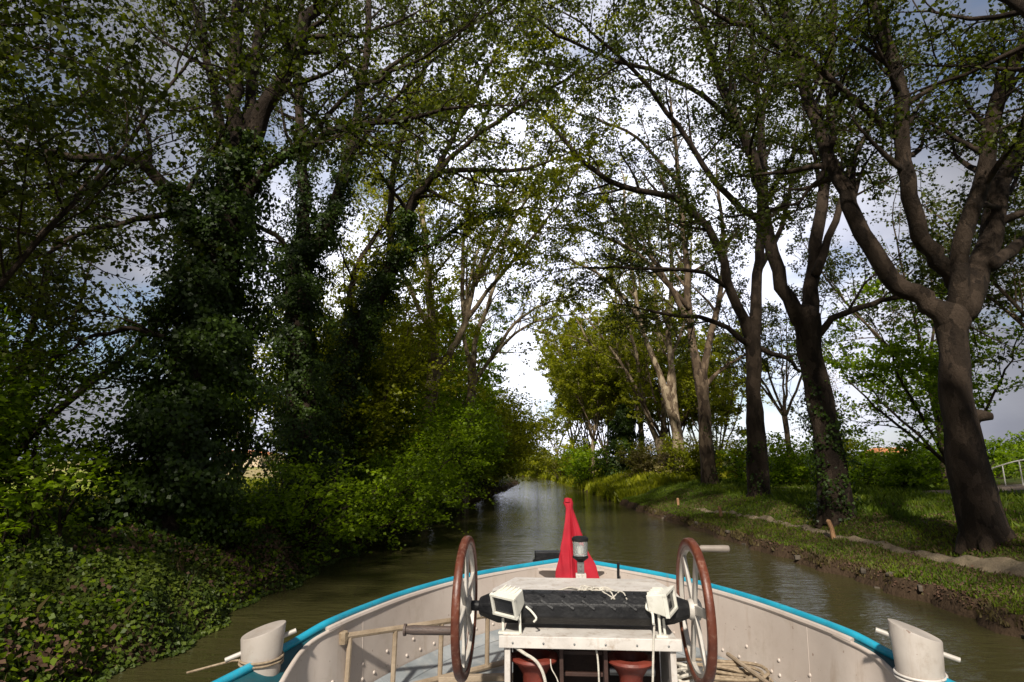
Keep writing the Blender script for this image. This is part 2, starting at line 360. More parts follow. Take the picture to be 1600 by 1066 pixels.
_, LANEP, LANEW = strip('lane', [(60, 34), (38, 31), (27, 30), (21.5, 30), (18, 30.5), (14.5, 32), (12.5, 35)], [3.5, 3.4, 3, 2.6, 2.2, 1.2, .5], M['lane'])

# ------------------------------------------------------------------ foliage machinery
def leaf_quads(P, N, size, rng, aspect=.75, fold=.25):
    """kite shaped folded leaves at P with normals N"""
    n = len(P)
    a = rng.normal(size=(n, 3)); u = np.cross(N, a); u /= np.linalg.norm(u, axis=1)[:, None] + 1e-9
    w = np.cross(N, u)
    s = (size * rng.uniform(.6, 1.3, n))[:, None]
    p0 = P - u * s * .5; p2 = P + u * s * .5
    off = N * s * fold * .5
    p1 = P + w * s * .5 * aspect - u * s * .08 + off; p3 = P - w * s * .5 * aspect - u * s * .08 + off
    V = np.stack([p0, p1, p2, p3], 1).reshape(-1, 3)
    return V

def leaf_object(name, P, N, size, mat, rng, parent=None, aspect=.8):
    V = leaf_quads(np.asarray(P), np.asarray(N), size, rng, aspect)
    I = np.arange(len(V)).reshape(-1, 4)
    return link(name, fast_mesh(name, V, 4, I), mat, parent)

def unit(v): return v / (np.linalg.norm(v) + 1e-9)

def grow(rng, p, d, length, n, wob, up):
    pts = [p]; st = length / (n - 1); d = unit(d)
    for _ in range(n - 1):
        d = unit(d + rng.normal(size=3) * wob + np.array([0, 0, up]))
        p = p + d * st; pts.append(p)
    return np.array(pts)

def children(rng, line, spacing, t0, lenf, ang, n, wob, up, out=None, outw=0.0, flat=1.0):
    seg = np.linalg.norm(np.diff(line, axis=0), axis=1); cum = np.concatenate([[0], np.cumsum(seg)]); Lt = cum[-1]
    res = []; s = Lt * t0 + rng.uniform(0, spacing)
    side = 1
    while s < Lt:
        k = min(np.searchsorted(cum, s) - 1, len(line) - 2); k = max(k, 0)
        f = (s - cum[k]) / (seg[k] + 1e-9); p = line[k] * (1 - f) + line[k + 1] * f; t = unit(line[k + 1] - line[k])
        a = rng.normal(size=3); a[2] *= flat; a = a - t * np.dot(a, t); a = unit(a)
        if out is not None: a = unit(a + out * outw)
        th = ang + rng.normal() * .2
        d = t * math.cos(th) + a * math.sin(th)
        ln = lenf(s / Lt) * rng.uniform(.65, 1.3)
        res.append((grow(rng, p, d, ln, n, wob, up), s / Lt))
        s += spacing * rng.uniform(.6, 1.4)
    return res

class Tubes:
    def __init__(s): s.V = []; s.I = []; s.n = 0
    def add(s, pts, r, k):
        V, I = tube_arrays(np.asarray(pts), np.asarray(r), k); s.V.append(V); s.I.append(I + s.n); s.n += len(V)
    def build(s, name, mat, parent):
        return link(name, fast_mesh(name, np.vstack(s.V), 4, np.vstack(s.I)), mat, parent, smooth=True)

def wobble_trunk(V, amp, seed):
    for q in range(len(V)):
        p = V[q]; nvec = mnoise.noise_vector(Vector((p[0] * 1.4 + seed, p[1] * 1.4, p[2] * .9)))
        V[q] = p + amp * np.array(nvec)
    return V

LM = 2.15
NLEAF = [0]
def build_tree(name, base, trunk, limbs, rng, label, cat, mat_bark, mat_leaf, group=None, leaf=.15, s1=.75, l1=3.4, s2=.5, l2=1.6, s3=.33, l3=.75,
               nleaf=9, ivy=None, leafmul=LM, t0=.3, up1=.05, twigs=True, spread=.16, knob=None, start=0.0, ext=None, bushy=False):
    """trunk: (pts, radii); limbs: list of (pts, r0, r1)"""
    root = empty(name, base, label, cat, group)
    tb = Tubes()
    tp, tr = trunk
    tp2 = smooth_line(tp, 18); tr2 = np.interp(np.linspace(0, 1, 18), np.linspace(0, 1, len(tr)), tr)
    e_ = unit(tp2[-1] - tp2[-2]); r_ = tr2[-1]
    tp2 = np.vstack([tp2, tp2[-1] + e_ * r_ * .5, tp2[-1] + e_ * r_ * .8, tp2[-1] + e_ * r_ * .95]); tr2 = np.concatenate([tr2, [r_ * .85, r_ * .55, r_ * .1]])
    tb.add(tp2, tr2, 18)
    tb.V[0] = wobble_trunk(tb.V[0], tr[len(tr) // 2] * .26, base[0])
    # root flare
    for k in range(6):
        a = k * 1.05 + rng.uniform(-.2, .2); r = tr[0]
        p0 = tp2[0] + np.array([math.cos(a) * r * .55, math.sin(a) * r * .55, r * .9]); p1 = tp2[0] + np.array([math.cos(a) * r * 1.15, math.sin(a) * r * 1.15, -.15])
        tb.add([p0, (p0 + p1) / 2 + np.array([0, 0, -r * .1]), p1], [r * .34, r * .34, r * .2], 8)
    if knob is not None:
        kp, kd, kr = knob
        kp = np.array(kp); kd = np.array(kd)
        tb.add([kp - kd * .2, kp, kp + kd * .5, kp + kd * .8 + np.array([0, 0, -.05])], [kr * 1.5, kr * 1.2, kr * .9, kr * .55], 10)
        tb.add([kp + kd * .8 + np.array([0, 0, -.049]), kp + kd * .82 + np.array([0, 0, -.05])], [kr * .55, .01], 10)
    lm = []
    for pts, r0, r1 in limbs:
        pts = np.asarray(pts, float); n = max(8, len(pts) * 3); L_ = smooth_line(pts, n)
        L_[1:] += rng.normal(size=(n - 1, 3)) * .04
        rr = np.linspace(r0, r1, n); rr[0] *= 1.22; rr[1] *= 1.08
        e_ = unit(L_[1] - L_[0]); back = np.vstack([L_[0] - e_ * r0 * 1.5, L_[0] - e_ * r0 * 1.3, L_[0] - e_ * r0 * .7])
        tb.add(np.vstack([back, L_]), np.concatenate([[r0 * .08, r0 * .7, r0 * 1.12], rr]), 12); lm.append((L_, rr))
    tb.build('trunk', mat_bark, root)
    br = Tubes(); P = []; N = []
    axis = tp2[-1]
    for L_, rr in lm:
        Lt = np.linalg.norm(np.diff(L_, axis=0), axis=1).sum()
        l1e = min(l1, Lt * .7)
        # continuation of the limb
        tip = grow(rng, L_[-1], L_[-1] - L_[-2], l1e * .9, 6, .12, .03)
        c1 = [(tip, .5)] + children(rng, L_, s1, t0, lambda t: l1e * (1.15 - .55 * t), .85, 7, .13, up1, flat=.75)
        for a, t in c1:
            rb = max(.022, np.interp(t, [0, 1], [rr[0], rr[-1]]) * .42)
            la = np.linalg.norm(np.diff(a, axis=0), axis=1).sum()
            br.add(a, np.linspace(rb, .008, len(a)), 5)
            for c, t2 in children(rng, a, s2, .15, lambda t: l2 * (1.1 - .5 * t) * min(1, la / l1e + .3), .8, 5, .16, .02, flat=.6):
                br.add(c, np.linspace(min(rb * .5, .022), .008, len(c)), 4)
                tw = children(rng, c, s3, .12, lambda t: l3, .8, 3, .2, -.03, flat=.6) + [(c[-2:], 1)]
                for d, t3 in tw:
                    if twigs: br.add(d, np.linspace(.008, .004, len(d)), 3)
                    k = rng.poisson(nleaf * leafmul)
                    if k:
                        u = rng.uniform(0, 1, k) * (len(d) - 1); ii = np.minimum(u.astype(int), len(d) - 2); f = (u - ii)[:, None]
                        q = d[ii] * (1 - f) + d[ii + 1] * f + rng.normal(size=(k, 3)) * np.array([spread, spread, spread * .55])
                        P.append(q); nn = rng.normal(size=(k, 3)) * .8 + np.array([0, 0, .75]); N.append(nn)
    br.build('branches', mat_bark, root)
    P = np.vstack(P); N = np.vstack(N); N /= np.linalg.norm(N, axis=1)[:, None]
    NLEAF[0] += len(P)
    leaf_object('crown', P, N, leaf * .80, mat_leaf, rng, root)
    if ivy:
        PI, NI = [], []
        for pts, ri, cnt in ivy:       # polyline, radius list, leaves
            cnt = int(cnt * 1.3)
            L_ = smooth_line(pts, 40); r_ = np.interp(np.linspace(0, 1, 40), np.linspace(0, 1, len(ri)), ri)
            u = rng.uniform(0, 1, cnt) * 39; ii = np.minimum(u.astype(int), 38); f = (u - ii)[:, None]
            c = L_[ii] * (1 - f) + L_[ii + 1] * f; rad = r_[ii]
            a = rng.uniform(0, 2 * np.pi, cnt)
            lump = 1 + .32 * np.sin(a * 3 + c[:, 2] * 2.1) + .28 * np.sin(a * 2 - c[:, 2] * 3.7 + 1) + .18 * np.sin(a * 5 + c[:, 2] * 7.0)
            rr = rad * lump * rng.uniform(.62, 1.06, cnt)
            spr = rng.random(cnt) < .07; rr[spr] *= rng.uniform(1.05, 1.5, spr.sum())
            t = unit(L_[-1] - L_[0]); u1 = unit(np.cross(t, [0, 1, 0])); u2 = np.cross(t, u1)
            dr_ = np.cos(a)[:, None] * u1 + np.sin(a)[:, None] * u2
            PI.append(c + dr_ * rr[:, None]); NI.append(dr_ + rng.normal(size=(cnt, 3)) * .45 + np.array([0, 0, .25]))
        PI = np.vstack(PI); NI = np.vstack(NI); NI /= np.linalg.norm(NI, axis=1)[:, None]
        leaf_object('ivy', PI, NI, .112, M['ivy_leaf'], rng, root, .9)
    return root

def traced(Y, line, w0, w1, dY=0.0):
    """a limb surveyed from the photograph at distance Y; dY swings its far end away (+) or towards the boat (-)"""
    n = len(line)
    pts = [at(px, py, Y + dY * (k / (n - 1)) ** 1.1) for k, (px, py) in enumerate(line)]
    return (pts, .80 * w0 * Y / F / 2, .80 * w1 * Y / F / 2)
def trunk_of(Y, line, ws):
    pts = [at(px, py, Y) for px, py in line]
    b = pts[0].copy(); b[2] = float(height(b[0], b[1])) - .15
    if b[2] < pts[1][2]: pts[0] = b
    return (pts, [.80 * w * Y / F / 2 for w in ws])

# ------------------------------------------------------------------ plane trees on the right bank, surveyed limb by limb
SLF = M['shrub_leaf']
BK, BM, BP = M['bark_dark'], M['bark_mid'], M['bark_pale']
PL, YL = M['plane_leaf'], M['yellow_leaf']
GR, GL_ = 'plane trees along the right bank', 'plane trees along the left bank'
def rng_(s): return np.random.default_rng(s)

Y = 16.0
tk = trunk_of(Y, [(1545, 860), (1520, 760), (1500, 650), (1492, 560), (1488, 490)], [80, 64, 52, 50, 54])
lm = [traced(Y, [(1482, 500), (1440, 462), (1400, 440), (1350, 370), (1320, 300), (1290, 240), (1262, 150), (1235, 60), (1212, -20)], 40, 20, 1.5),
      traced(Y, [(1495, 440), (1450, 390), (1430, 340), (1413, 250), (1395, 100), (1368, 20), (1350, -60)], 34, 20, -1.5),
      traced(Y, [(1498, 500), (1500, 400), (1530, 300), (1560, 150), (1602, 60), (1630, -40)], 34, 18, -2.5),
      traced(Y, [(1505, 480), (1545, 390), (1560, 290), (1602, 220), (1660, 120)], 46, 26, .8),
      traced(Y, [(1550, 412), (1600, 375), (1680, 330), (1760, 300)], 26, 12, 2),
      traced(Y, [(1405, 215), (1340, 160), (1280, 105), (1200, 60), (1120, 20)], 16, 8, -2),
      traced(Y, [(1290, 245), (1262, 300), (1200, 330), (1120, 340)], 9, 4, 1.5)]
build_tree('plane_tree', tk[0][0], tk, lm, rng_(11), 'bare brown plane tree with a cut branch stub, nearest trunk on the right bank', 'tree', BK, PL, GR,
           leaf=.15, nleaf=7, s1=.62, l1=3.6, s2=.45, s3=.3, knob=(at(1508, 652, Y), unit(np.array([1, -.1, .10])) * .78, .18))
Y = 22
tk = trunk_of(Y, [(1308, 800), (1297, 720), (1283, 640), (1268, 560), (1258, 495)], [62, 50, 44, 42, 50])
lm = [traced(Y, [(1250, 500), (1220, 440), (1197, 350), (1185, 270), (1150, 190), (1110, 80), (1080, -10)], 28, 14, -1.5),
      traced(Y, [(1264, 490), (1272, 420), (1281, 330), (1295, 230), (1298, 100), (1302, -10)], 30, 14, 2),
      traced(Y, [(1268, 530), (1310, 492), (1380, 470), (1425, 465), (1470, 480)], 14, 6, -1),
      traced(Y, [(1276, 425), (1310, 330), (1335, 250), (1380, 150)], 16, 8, 1),
      traced(Y, [(1150, 195), (1060, 125), (960, 95), (880, 60), (820, 20)], 11, 4, -4),
      traced(Y, [(1186, 275), (1190, 200), (1200, 150), (1230, 60)], 13, 7, 1.5),
      traced(Y, [(1197, 350), (1130, 300), (1060, 200), (1000, 120), (930, 60)], 14, 6, -2.5)]
build_tree('plane_tree', tk[0][0], tk, lm, rng_(12), 'plane tree with ivy round its foot, behind the large stake by the path', 'tree', BK, PL, GR,
           leaf=.16, nleaf=7, s1=.68, l1=4.0, s2=.46, s3=.32, ivy=[(tk[0][:3], [.72, .62, .5], 2600), ([tk[0][2], tk[0][3]], [.5, .3], 300)])
Y = 30.5
tk = trunk_of(Y, [(1187, 775), (1182, 690), (1178, 620), (1178, 560), (1175, 515)], [40, 33, 27, 27, 30])
lm = [traced(Y, [(1170, 520), (1140, 450), (1120, 380), (1080, 330), (1040, 305), (960, 288), (900, 240), (850, 180)], 20, 7, -3),
      traced(Y, [(1178, 520), (1185, 420), (1188, 350), (1195, 250), (1180, 120), (1175, 20)], 22, 9, 1),
      traced(Y, [(1172, 540), (1110, 500), (1060, 495), (1010, 485)], 11, 5, -2),
      traced(Y, [(1142, 452), (1090, 425), (1000, 420), (920, 418)], 9, 4, -4),
      traced(Y, [(1182, 545), (1230, 560), (1260, 590)], 11, 5, 0),
      traced(Y, [(1186, 420), (1230, 330), (1240, 220)], 12, 6, 3)]
build_tree('plane_tree', tk[0][0], tk, lm, rng_(13), 'straight dark plane tree with long limbs over the canal, ivy only at its base', 'tree', BK, PL, GR,
           leaf=.18, nleaf=7, s1=.78, l1=4.3, s2=.52, s3=.34, ivy=[(tk[0][:2], [.6, .45], 700)])
Y = 40
tk = trunk_of(Y, [(1111, 770), (1104, 700), (1100, 640), (1094, 585)], [32, 26, 22, 26])
lm = [traced(Y, [(1092, 590), (1078, 500), (1072, 400), (1060, 280), (1050, 180)], 17, 7, 1),
      traced(Y, [(1096, 590), (1110, 530), (1125, 460), (1130, 380), (1120, 280)], 15, 6, 2),
      traced(Y, [(1100, 605), (1130, 575), (1165, 555)], 9, 4, 0),
      traced(Y, [(1075, 480), (1000, 400), (930, 365), (880, 350)], 9, 3, -5), traced(Y, [(1060, 285), (1000, 220), (940, 190), (880, 170)], 8, 3, -4),
      traced(Y, [(1078, 505), (1030, 420), (980, 360), (940, 300)], 11, 4, -3)]
build_tree('plane_tree', tk[0][0], tk, lm, rng_(14), 'brown forked plane tree with dark ivy on the right side of its lower trunk', 'tree', BM, PL, GR,
           leaf=.2, nleaf=7, s1=.95, l1=4.6, s2=.65, s3=.38, ivy=[([tk[0][0] + [.25, 0, 0], tk[0][1] + [.25, 0, 0], tk[0][2] + [.15, 0, 0]], [.5, .45, .3], 900)])
Y = 49
tk = trunk_of(Y, [(1070, 768), (1064, 720), (1056, 670), (1040, 610)], [28, 24, 20, 17])
lm = [traced(Y, [(1042, 615), (1020, 560), (1000, 500), (985, 400), (975, 300)], 13, 5, 2),
      traced(Y, [(1060, 690), (1052, 600), (1045, 520), (1050, 420), (1040, 320)], 14, 6, 1),
      traced(Y, [(1000, 500), (950, 440), (900, 410), (875, 400)], 8, 3, -4),
      traced(Y, [(1044, 625), (1050, 560), (1075, 480), (1080, 380)], 9, 4, 2)]
build_tree('plane_tree', tk[0][0], tk, lm, rng_(15), 'pale barked plane tree leaning towards the canal, its foot wrapped in ivy', 'tree', BP, YL, GR,
           leaf=.22, nleaf=9, s1=1.0, l1=4.6, s2=.7, s3=.4, ivy=[(tk[0][:2], [.6, .45], 500)])
Y = 58
tk = trunk_of(Y, [(1036, 762), (1034, 720), (1030, 690)], [20, 17, 18])
lm = [traced(Y, [(1030, 695), (1012, 650), (1003, 610), (990, 540), (960, 440)], 12, 5, 2),
      traced(Y, [(1032, 695), (1038, 640), (1030, 560), (1025, 450), (1010, 350)], 11, 5, 1),
      traced(Y, [(1014, 655), (985, 590), (950, 540), (920, 500)], 8, 3, -2)]
build_tree('plane_tree', tk[0][0], tk, lm, rng_(16), 'pale plane tree forking low into a V, left of the ivy footed leaning tree', 'tree', BP, YL, GR,
           leaf=.25, nleaf=9, s1=1.1, l1=4.6, s2=.75, s3=.42)
Y = 68
tk = trunk_of(Y, [(1003, 757), (1003, 700), (1000, 650)], [14, 11, 11])
lm = [traced(Y, [(1000, 655), (985, 590), (972, 520), (955, 420)], 8, 4, 1), traced(Y, [(1001, 655), (1010, 590), (1005, 500), (995, 400)], 8, 4, 1),
      traced(Y, [(996, 620), (960, 570), (925, 540), (900, 500)], 6, 3, -2)]
build_tree('plane_tree', tk[0][0], tk, lm, rng_(17), 'slim pale plane tree just right of the dark ivy covered pillar', 'tree', BP, YL, GR, leaf=.28, nleaf=9, s1=1.6, l1=4.4, s2=1., s3=.5)

# ------------------------------------------------------------------ left bank
Y = 14.0
tk = trunk_of(Y, [(262, 800), (285, 690), (312, 560), (338, 440), (358, 330), (376, 215)], [110, 95, 85, 78, 70, 62])
lmL = [traced(Y, [(370, 240), (366, 150), (368, 60), (372, -30)], 36, 22, -1),
       traced(Y, [(385, 215), (396, 120), (402, 60), (424, -10)], 26, 15, 1.2),
       traced(Y, [(392, 220), (415, 165), (445, 120), (470, 60), (505, -10)], 40, 26, -.8),
       traced(Y, [(335, 420), (300, 360), (262, 290), (205, 252), (120, 245), (30, 232)], 32, 14, -2.5),
       traced(Y, [(375, 320), (425, 255), (480, 228), (530, 203), (600, 188), (665, 184)], 26, 9, -1),
       traced(Y, [(352, 230), (330, 110), (310, 30), (295, -20)], 22, 12, 1.5),
       traced(Y, [(480, 228), (540, 150), (620, 110), (710, 60)], 12, 5, -1), traced(Y, [(470, 60), (560, 55), (650, 20)], 12, 5, 1.5),
       traced(Y, [(290, 330), (215, 345), (140, 360), (70, 400)], 14, 6, -3),
       traced(Y, [(310, 560), (240, 520), (160, 520), (90, 560)], 12, 5, -2)]
build_tree('plane_tree', tk[0][0], tk, lmL, rng_(21), 'huge leaning plane tree thickly wrapped in dark ivy, nearest on the left bank', 'tree', BK, PL, GL_,
           leaf=.15, nleaf=7, s1=.62, l1=3.6, s2=.45, s3=.3, ivy=[(tk[0][:4], [1.5, 1.45, 1.3, 1.05], 30000), (tk[0][3:], [1.25, .9, .6], 9000), (lmL[3][0][:3], [.6, .45, .3], 1800),
                                               (lmL[4][0][:3], [.4, .25, .16], 500)])
Y = 21
tk = trunk_of(Y, [(478, 790), (475, 700), (470, 580), (466, 470), (474, 385)], [64, 58, 54, 50, 52])
lmL = [traced(Y, [(472, 390), (475, 300), (470, 200), (464, 100), (470, 0)], 28, 13, 1),
       traced(Y, [(485, 390), (525, 330), (545, 240), (560, 170), (574, 60), (576, -20)], 30, 13, 1.5),
       traced(Y, [(462, 430), (440, 380), (400, 350), (350, 330)], 14, 6, -2),
       traced(Y, [(560, 140), (650, 80), (760, 20), (840, -30)], 11, 5, 0),
       traced(Y, [(548, 240), (580, 200), (640, 130), (720, 60)], 12, 5, -2)]
build_tree('plane_tree', tk[0][0], tk, lmL, rng_(22), 'upright plane tree with a dense column of dark ivy, second along the left bank', 'tree', BK, PL, GL_,
           leaf=.17, nleaf=7, s1=.68, l1=3.8, s2=.46, s3=.32, ivy=[(tk[0], [1.2, 1.15, 1.1, 1.0, .85], 23000), (lmL[0][0][:3], [.9, .6, .35], 3600), (lmL[1][0][:3], [.8, .65, .4], 3600)])
Y = 25
tk = trunk_of(Y, [(512, 790), (525, 700), (542, 590), (572, 500), (606, 430)], [50, 44, 40, 38, 34])
lmL = [traced(Y, [(604, 435), (630, 380), (640, 330), (662, 290), (700, 268), (800, 266)], 26, 7, -2.5),
       traced(Y, [(606, 430), (612, 360), (610, 320), (625, 220), (660, 120), (690, 40)], 18, 8, 2),
       traced(Y, [(662, 295), (740, 215), (830, 155), (900, 115)], 12, 5, -3), traced(Y, [(620, 400), (680, 380), (740, 340), (800, 330)], 10, 4, 0),
       traced(Y, [(640, 330), (690, 250), (740, 150), (790, 60)], 14, 6, 1),
       traced(Y, [(560, 520), (548, 460), (560, 410), (600, 350)], 16, 8, 1)]
build_tree('plane_tree', tk[0][0], tk, lmL, rng_(23), 'ivy clad tree leaning out over the canal, its bent limb arching above the water', 'tree', BK, YL, GL_,
           leaf=.18, nleaf=8, s1=.72, l1=4.0, s2=.48, s3=.32, ivy=[(tk[0], [1.25, 1.15, 1.0, .9, .8], 15000), (lmL[0][0][:3], [.75, .65, .45], 3200), (lmL[3][0][:4], [.5, .5, .4, .3], 1800)])
Y = 33
tk = trunk_of(Y, [(652, 770), (662, 680), (672, 620), (680, 565)], [38, 32, 28, 28])
lmL = [traced(Y, [(678, 570), (674, 500), (668, 420), (660, 330), (650, 240)], 20, 8, 1.5),
       traced(Y, [(684, 572), (712, 540), (728, 500), (742, 440), (770, 370), (800, 300)], 16, 6, 0),
       traced(Y, [(728, 500), (790, 420), (850, 350), (885, 300)], 9, 3, -3), traced(Y, [(742, 445), (800, 350), (850, 260), (880, 200)], 8, 3, -2),
       traced(Y, [(728, 505), (722, 430), (730, 350), (740, 280)], 10, 5, 1),
       traced(Y, [(676, 520), (640, 450), (610, 380), (600, 300)], 11, 5, 2)]
build_tree('plane_tree', tk[0][0], tk, lmL, rng_(24), 'tan barked plane tree rising bare out of the bright bushes on the left bank', 'tree', BP, YL, GL_,
           leaf=.2, nleaf=8, s1=.9, l1=4.4, s2=.6, s3=.36)
Y = 42
tk = trunk_of(Y, [(722, 760), (728, 690), (735, 630), (738, 580)], [24, 20, 17, 18])
lmL = [traced(Y, [(738, 585), (742, 530), (762, 480), (780, 420), (795, 350)], 12, 5, 1),
       traced(Y, [(737, 585), (725, 520), (735, 440), (750, 370)], 10, 4, 2),
       traced(Y, [(768, 560), (800, 510), (840, 480), (880, 465)], 8, 2.5, -1),
       traced(Y, [(740, 600), (768, 560), (795, 530), (830, 505), (870, 495)], 9, 3, -1)]
build_tree('plane_tree', tk[0][0], tk, lmL, rng_(25), 'slender pale plane tree whose thin curved boughs fringe the gap of sky', 'tree', BP, YL, GL_,
           leaf=.22, nleaf=5, s1=1.0, l1=3.6, s2=.7, s3=.4)

# trees standing beside the boat just outside the frame, their boughs hang into it
def free_tree(x, y, hgt, rng, label, bark, leafm, group, leaf, r=.5, n=5, spread=.55, lean=(0, 0), nleaf=7, s1=1.0, l1=3.6, s2=.7, s3=.42, crotch=.3, name='plane_tree', twigs=True, cat='tree', wid=None, ivy=False):
    b = np.array([x, y, float(height(x, y)) - .1]); top = b + np.array([lean[0], lean[1], hgt * crotch])
    tk = ([b, (b + top) / 2 + rng.normal(size=3) * .12, top], [r * 1.15, r * .85, r * .9])
    lm = []
    for k in range(n):
        a = 2 * math.pi * k / n + rng.uniform(-.3, .3); out = np.array([math.cos(a), math.sin(a), 0]); sp = spread * rng.uniform(.7, 1.2) if k else .12
        ln = hgt * (1 - crotch) * rng.uniform(.75, .95)
        p = [top - np.array([0, 0, .15]), top + out * ln * sp * .35 + np.array([0, 0, ln * .28]), top + out * ln * sp * .75 + np.array([0, 0, ln * .62]), top + out * ln * sp + np.array([0, 0, ln * .92])]
        lm.append((p, r * .5, r * .16))
    iv = [(tk[0], [r * 2.2, r * 1.8, r * 1.5], 2500)] if ivy else None
    return build_tree(name, b, tk, lm, rng, label, cat, bark, leafm, group, leaf=leaf, s1=s1, l1=wid or l1, s2=s2, s3=s3, nleaf=nleaf, twigs=twigs, ivy=iv)
free_tree(-11.2, 8.2, 15, rng_(31), 'dark leafy plane tree at the left edge of the photo, boughs hanging over the bank', BK, PL, GL_, .14, n=9, spread=.6, nleaf=11, s1=.7, l1=3.6, s2=.5, s3=.33, crotch=.1, ivy=True, r=.13)
free_tree(11.8, 7.2, 16, rng_(32), 'plane tree at the right edge of the photo, only its hanging boughs in view', BK, PL, GR, .14, n=6, spread=.6, nleaf=7, s1=.9, l1=3.4, s2=.6, s3=.38, crotch=.3)

# second line of smaller trees behind the rows
free_tree(-17.5, 17, 11, rng_(33), 'leafy tree filling the space left of the ivy wrapped giant', BK, PL, GL_, .18, n=6, spread=.6, nleaf=8, r=.3, crotch=.15, s1=.9, s2=.6)
# far trees: three kinds, copied along both banks
def copy_tree(o, loc, rz, sc, label):
    c = o.copy(); COL.objects.link(c); c.location = loc; c.rotation_euler = (0, 0, rz); c.scale = (sc, sc, sc); c['label'] = label
    for ch in o.children:
        d = ch.copy(); COL.objects.link(d); d.parent = c
    return c
def on_ground(x, y): return (x, y, float(height(x, y)) - .1)
# young leafy trees standing between the planes and filling the middle height
for q, (x, y, h_, lab, lf, mt) in enumerate(((-10.4, 29, 13, 'young leafy tree between the leaning ivy tree and the tan trunk', .2, YL), (-9.9, 37, 15.5, 'young yellow green tree just past the tan trunk', .22, YL),
        (-9.2, 46, 16, 'young tree with leaves down to the bushes near the slender pale tree', .25, SLF), (-8.8, 57, 15, 'young tree edging the left side of the sky gap', .28, SLF),
        (-15, 27, 8, 'young tree behind the leaning ivy tree by the field', .18, SLF), (-19, 15, 8, 'leafy young tree by the field at the left edge', .17, PL))):
    free_tree(x, y, h_, rng_(140 + q), lab, BM, mt, 'young trees on the left bank', lf, name='young_tree', n=8, spread=.42, r=.15, nleaf=9, s1=.75 + lf, l1=2.6, s2=.4 + lf, s3=.3 + lf * .4, crotch=.12)
for q, (x, y, h_, lab, lf) in enumerate(((6.9, 75, 23, 'yellow green young tree on the right bank, left of the ivy pillar', .32), (5.8, 86, 25, 'yellow green young tree second from the sky gap, right bank', .34), (4.9, 97, 24, 'yellow green young tree bordering the sky gap on the right', .36),
        (9.8, 74, 23, 'young tree behind the ivy pillar', .34),
        (13.5, 66, 17, 'young yellow green tree behind the slim pale trunks', .32), (17.5, 70, 16, 'young yellow green tree farther inland behind the pale trunks', .32), (15.5, 56, 13, 'young tree inland behind the brown forked trunk', .28), (8.2, 92, 21, 'tallest young tree far behind the ivy pillar', .36))):
    free_tree(x, y, h_, rng_(150 + q), lab, BM, YL, 'young trees on the right bank', lf * 1.1, name='young_tree', n=9, spread=.36, r=.17, nleaf=6.5, s1=.95, l1=3.8, s2=.7, s3=.42, crotch=.1, twigs=False)
tA = free_tree(5.3, 76, 16, rng_(41), 'tall thin plane tree far along the right bank, past the ivy pillar', BP, YL, GR, .36, n=5, spread=.4, r=.3, nleaf=7, s1=1.7, l1=3.6, s2=1.1, s3=.6, crotch=.3, twigs=False)
tB = free_tree(-10.0, 52, 17, rng_(42), 'yellowish plane tree crown over the far bushes of the left bank', BM, YL, GL_, .36, n=6, spread=.5, r=.35, nleaf=8, s1=1.6, l1=3.8, s2=1.1, s3=.6, crotch=.2, twigs=False)
for src, x, y, rz, sc, lab in ((tA, 9.5, 72, 1.9, 1.0, 'pale plane tree in the thicket of thin trunks on the right'),
                          (tA, 3.2, 92, 3.3, .95, 'hazy plane tree near the bend of the canal, right bank'),
                          (tA, 0.8, 110, 4.4, .72, 'last tall tree before the canal bends away'),
                          (tB, 11.5, 58, 2.2, .8, 'rounded plane tree crown behind the pale leaning trunks'),
                          (tB, -11.5, 66, .7, .9, 'plane tree at the end of the left row beside the sky gap'),
                          (tB, -12.5, 40, 4.0, .85, 'plane tree in the shade behind the tan barked trunk')):
    copy_tree(src, on_ground(x, y), rz, sc, lab)
    
# the rows continued unseen behind the boat, added to shade near trunks and banks
for src, x, y, rz, sc, lab in ((tB, -11.5, -6, 1, .9, 'unseen plane tree added astern for shade, left row'), (tB, 12, -7, 3, .95, 'unseen plane tree added astern for shade, right row'),
                               (tB, -12, -24, 5, 1, 'second unseen plane tree added astern for shade, left bank'), (tB, 12.5, -1, 2, .8, 'unseen plane tree added abreast of the boat for shade, right bank')):
    copy_tree(src, on_ground(x, y), rz, sc, lab)
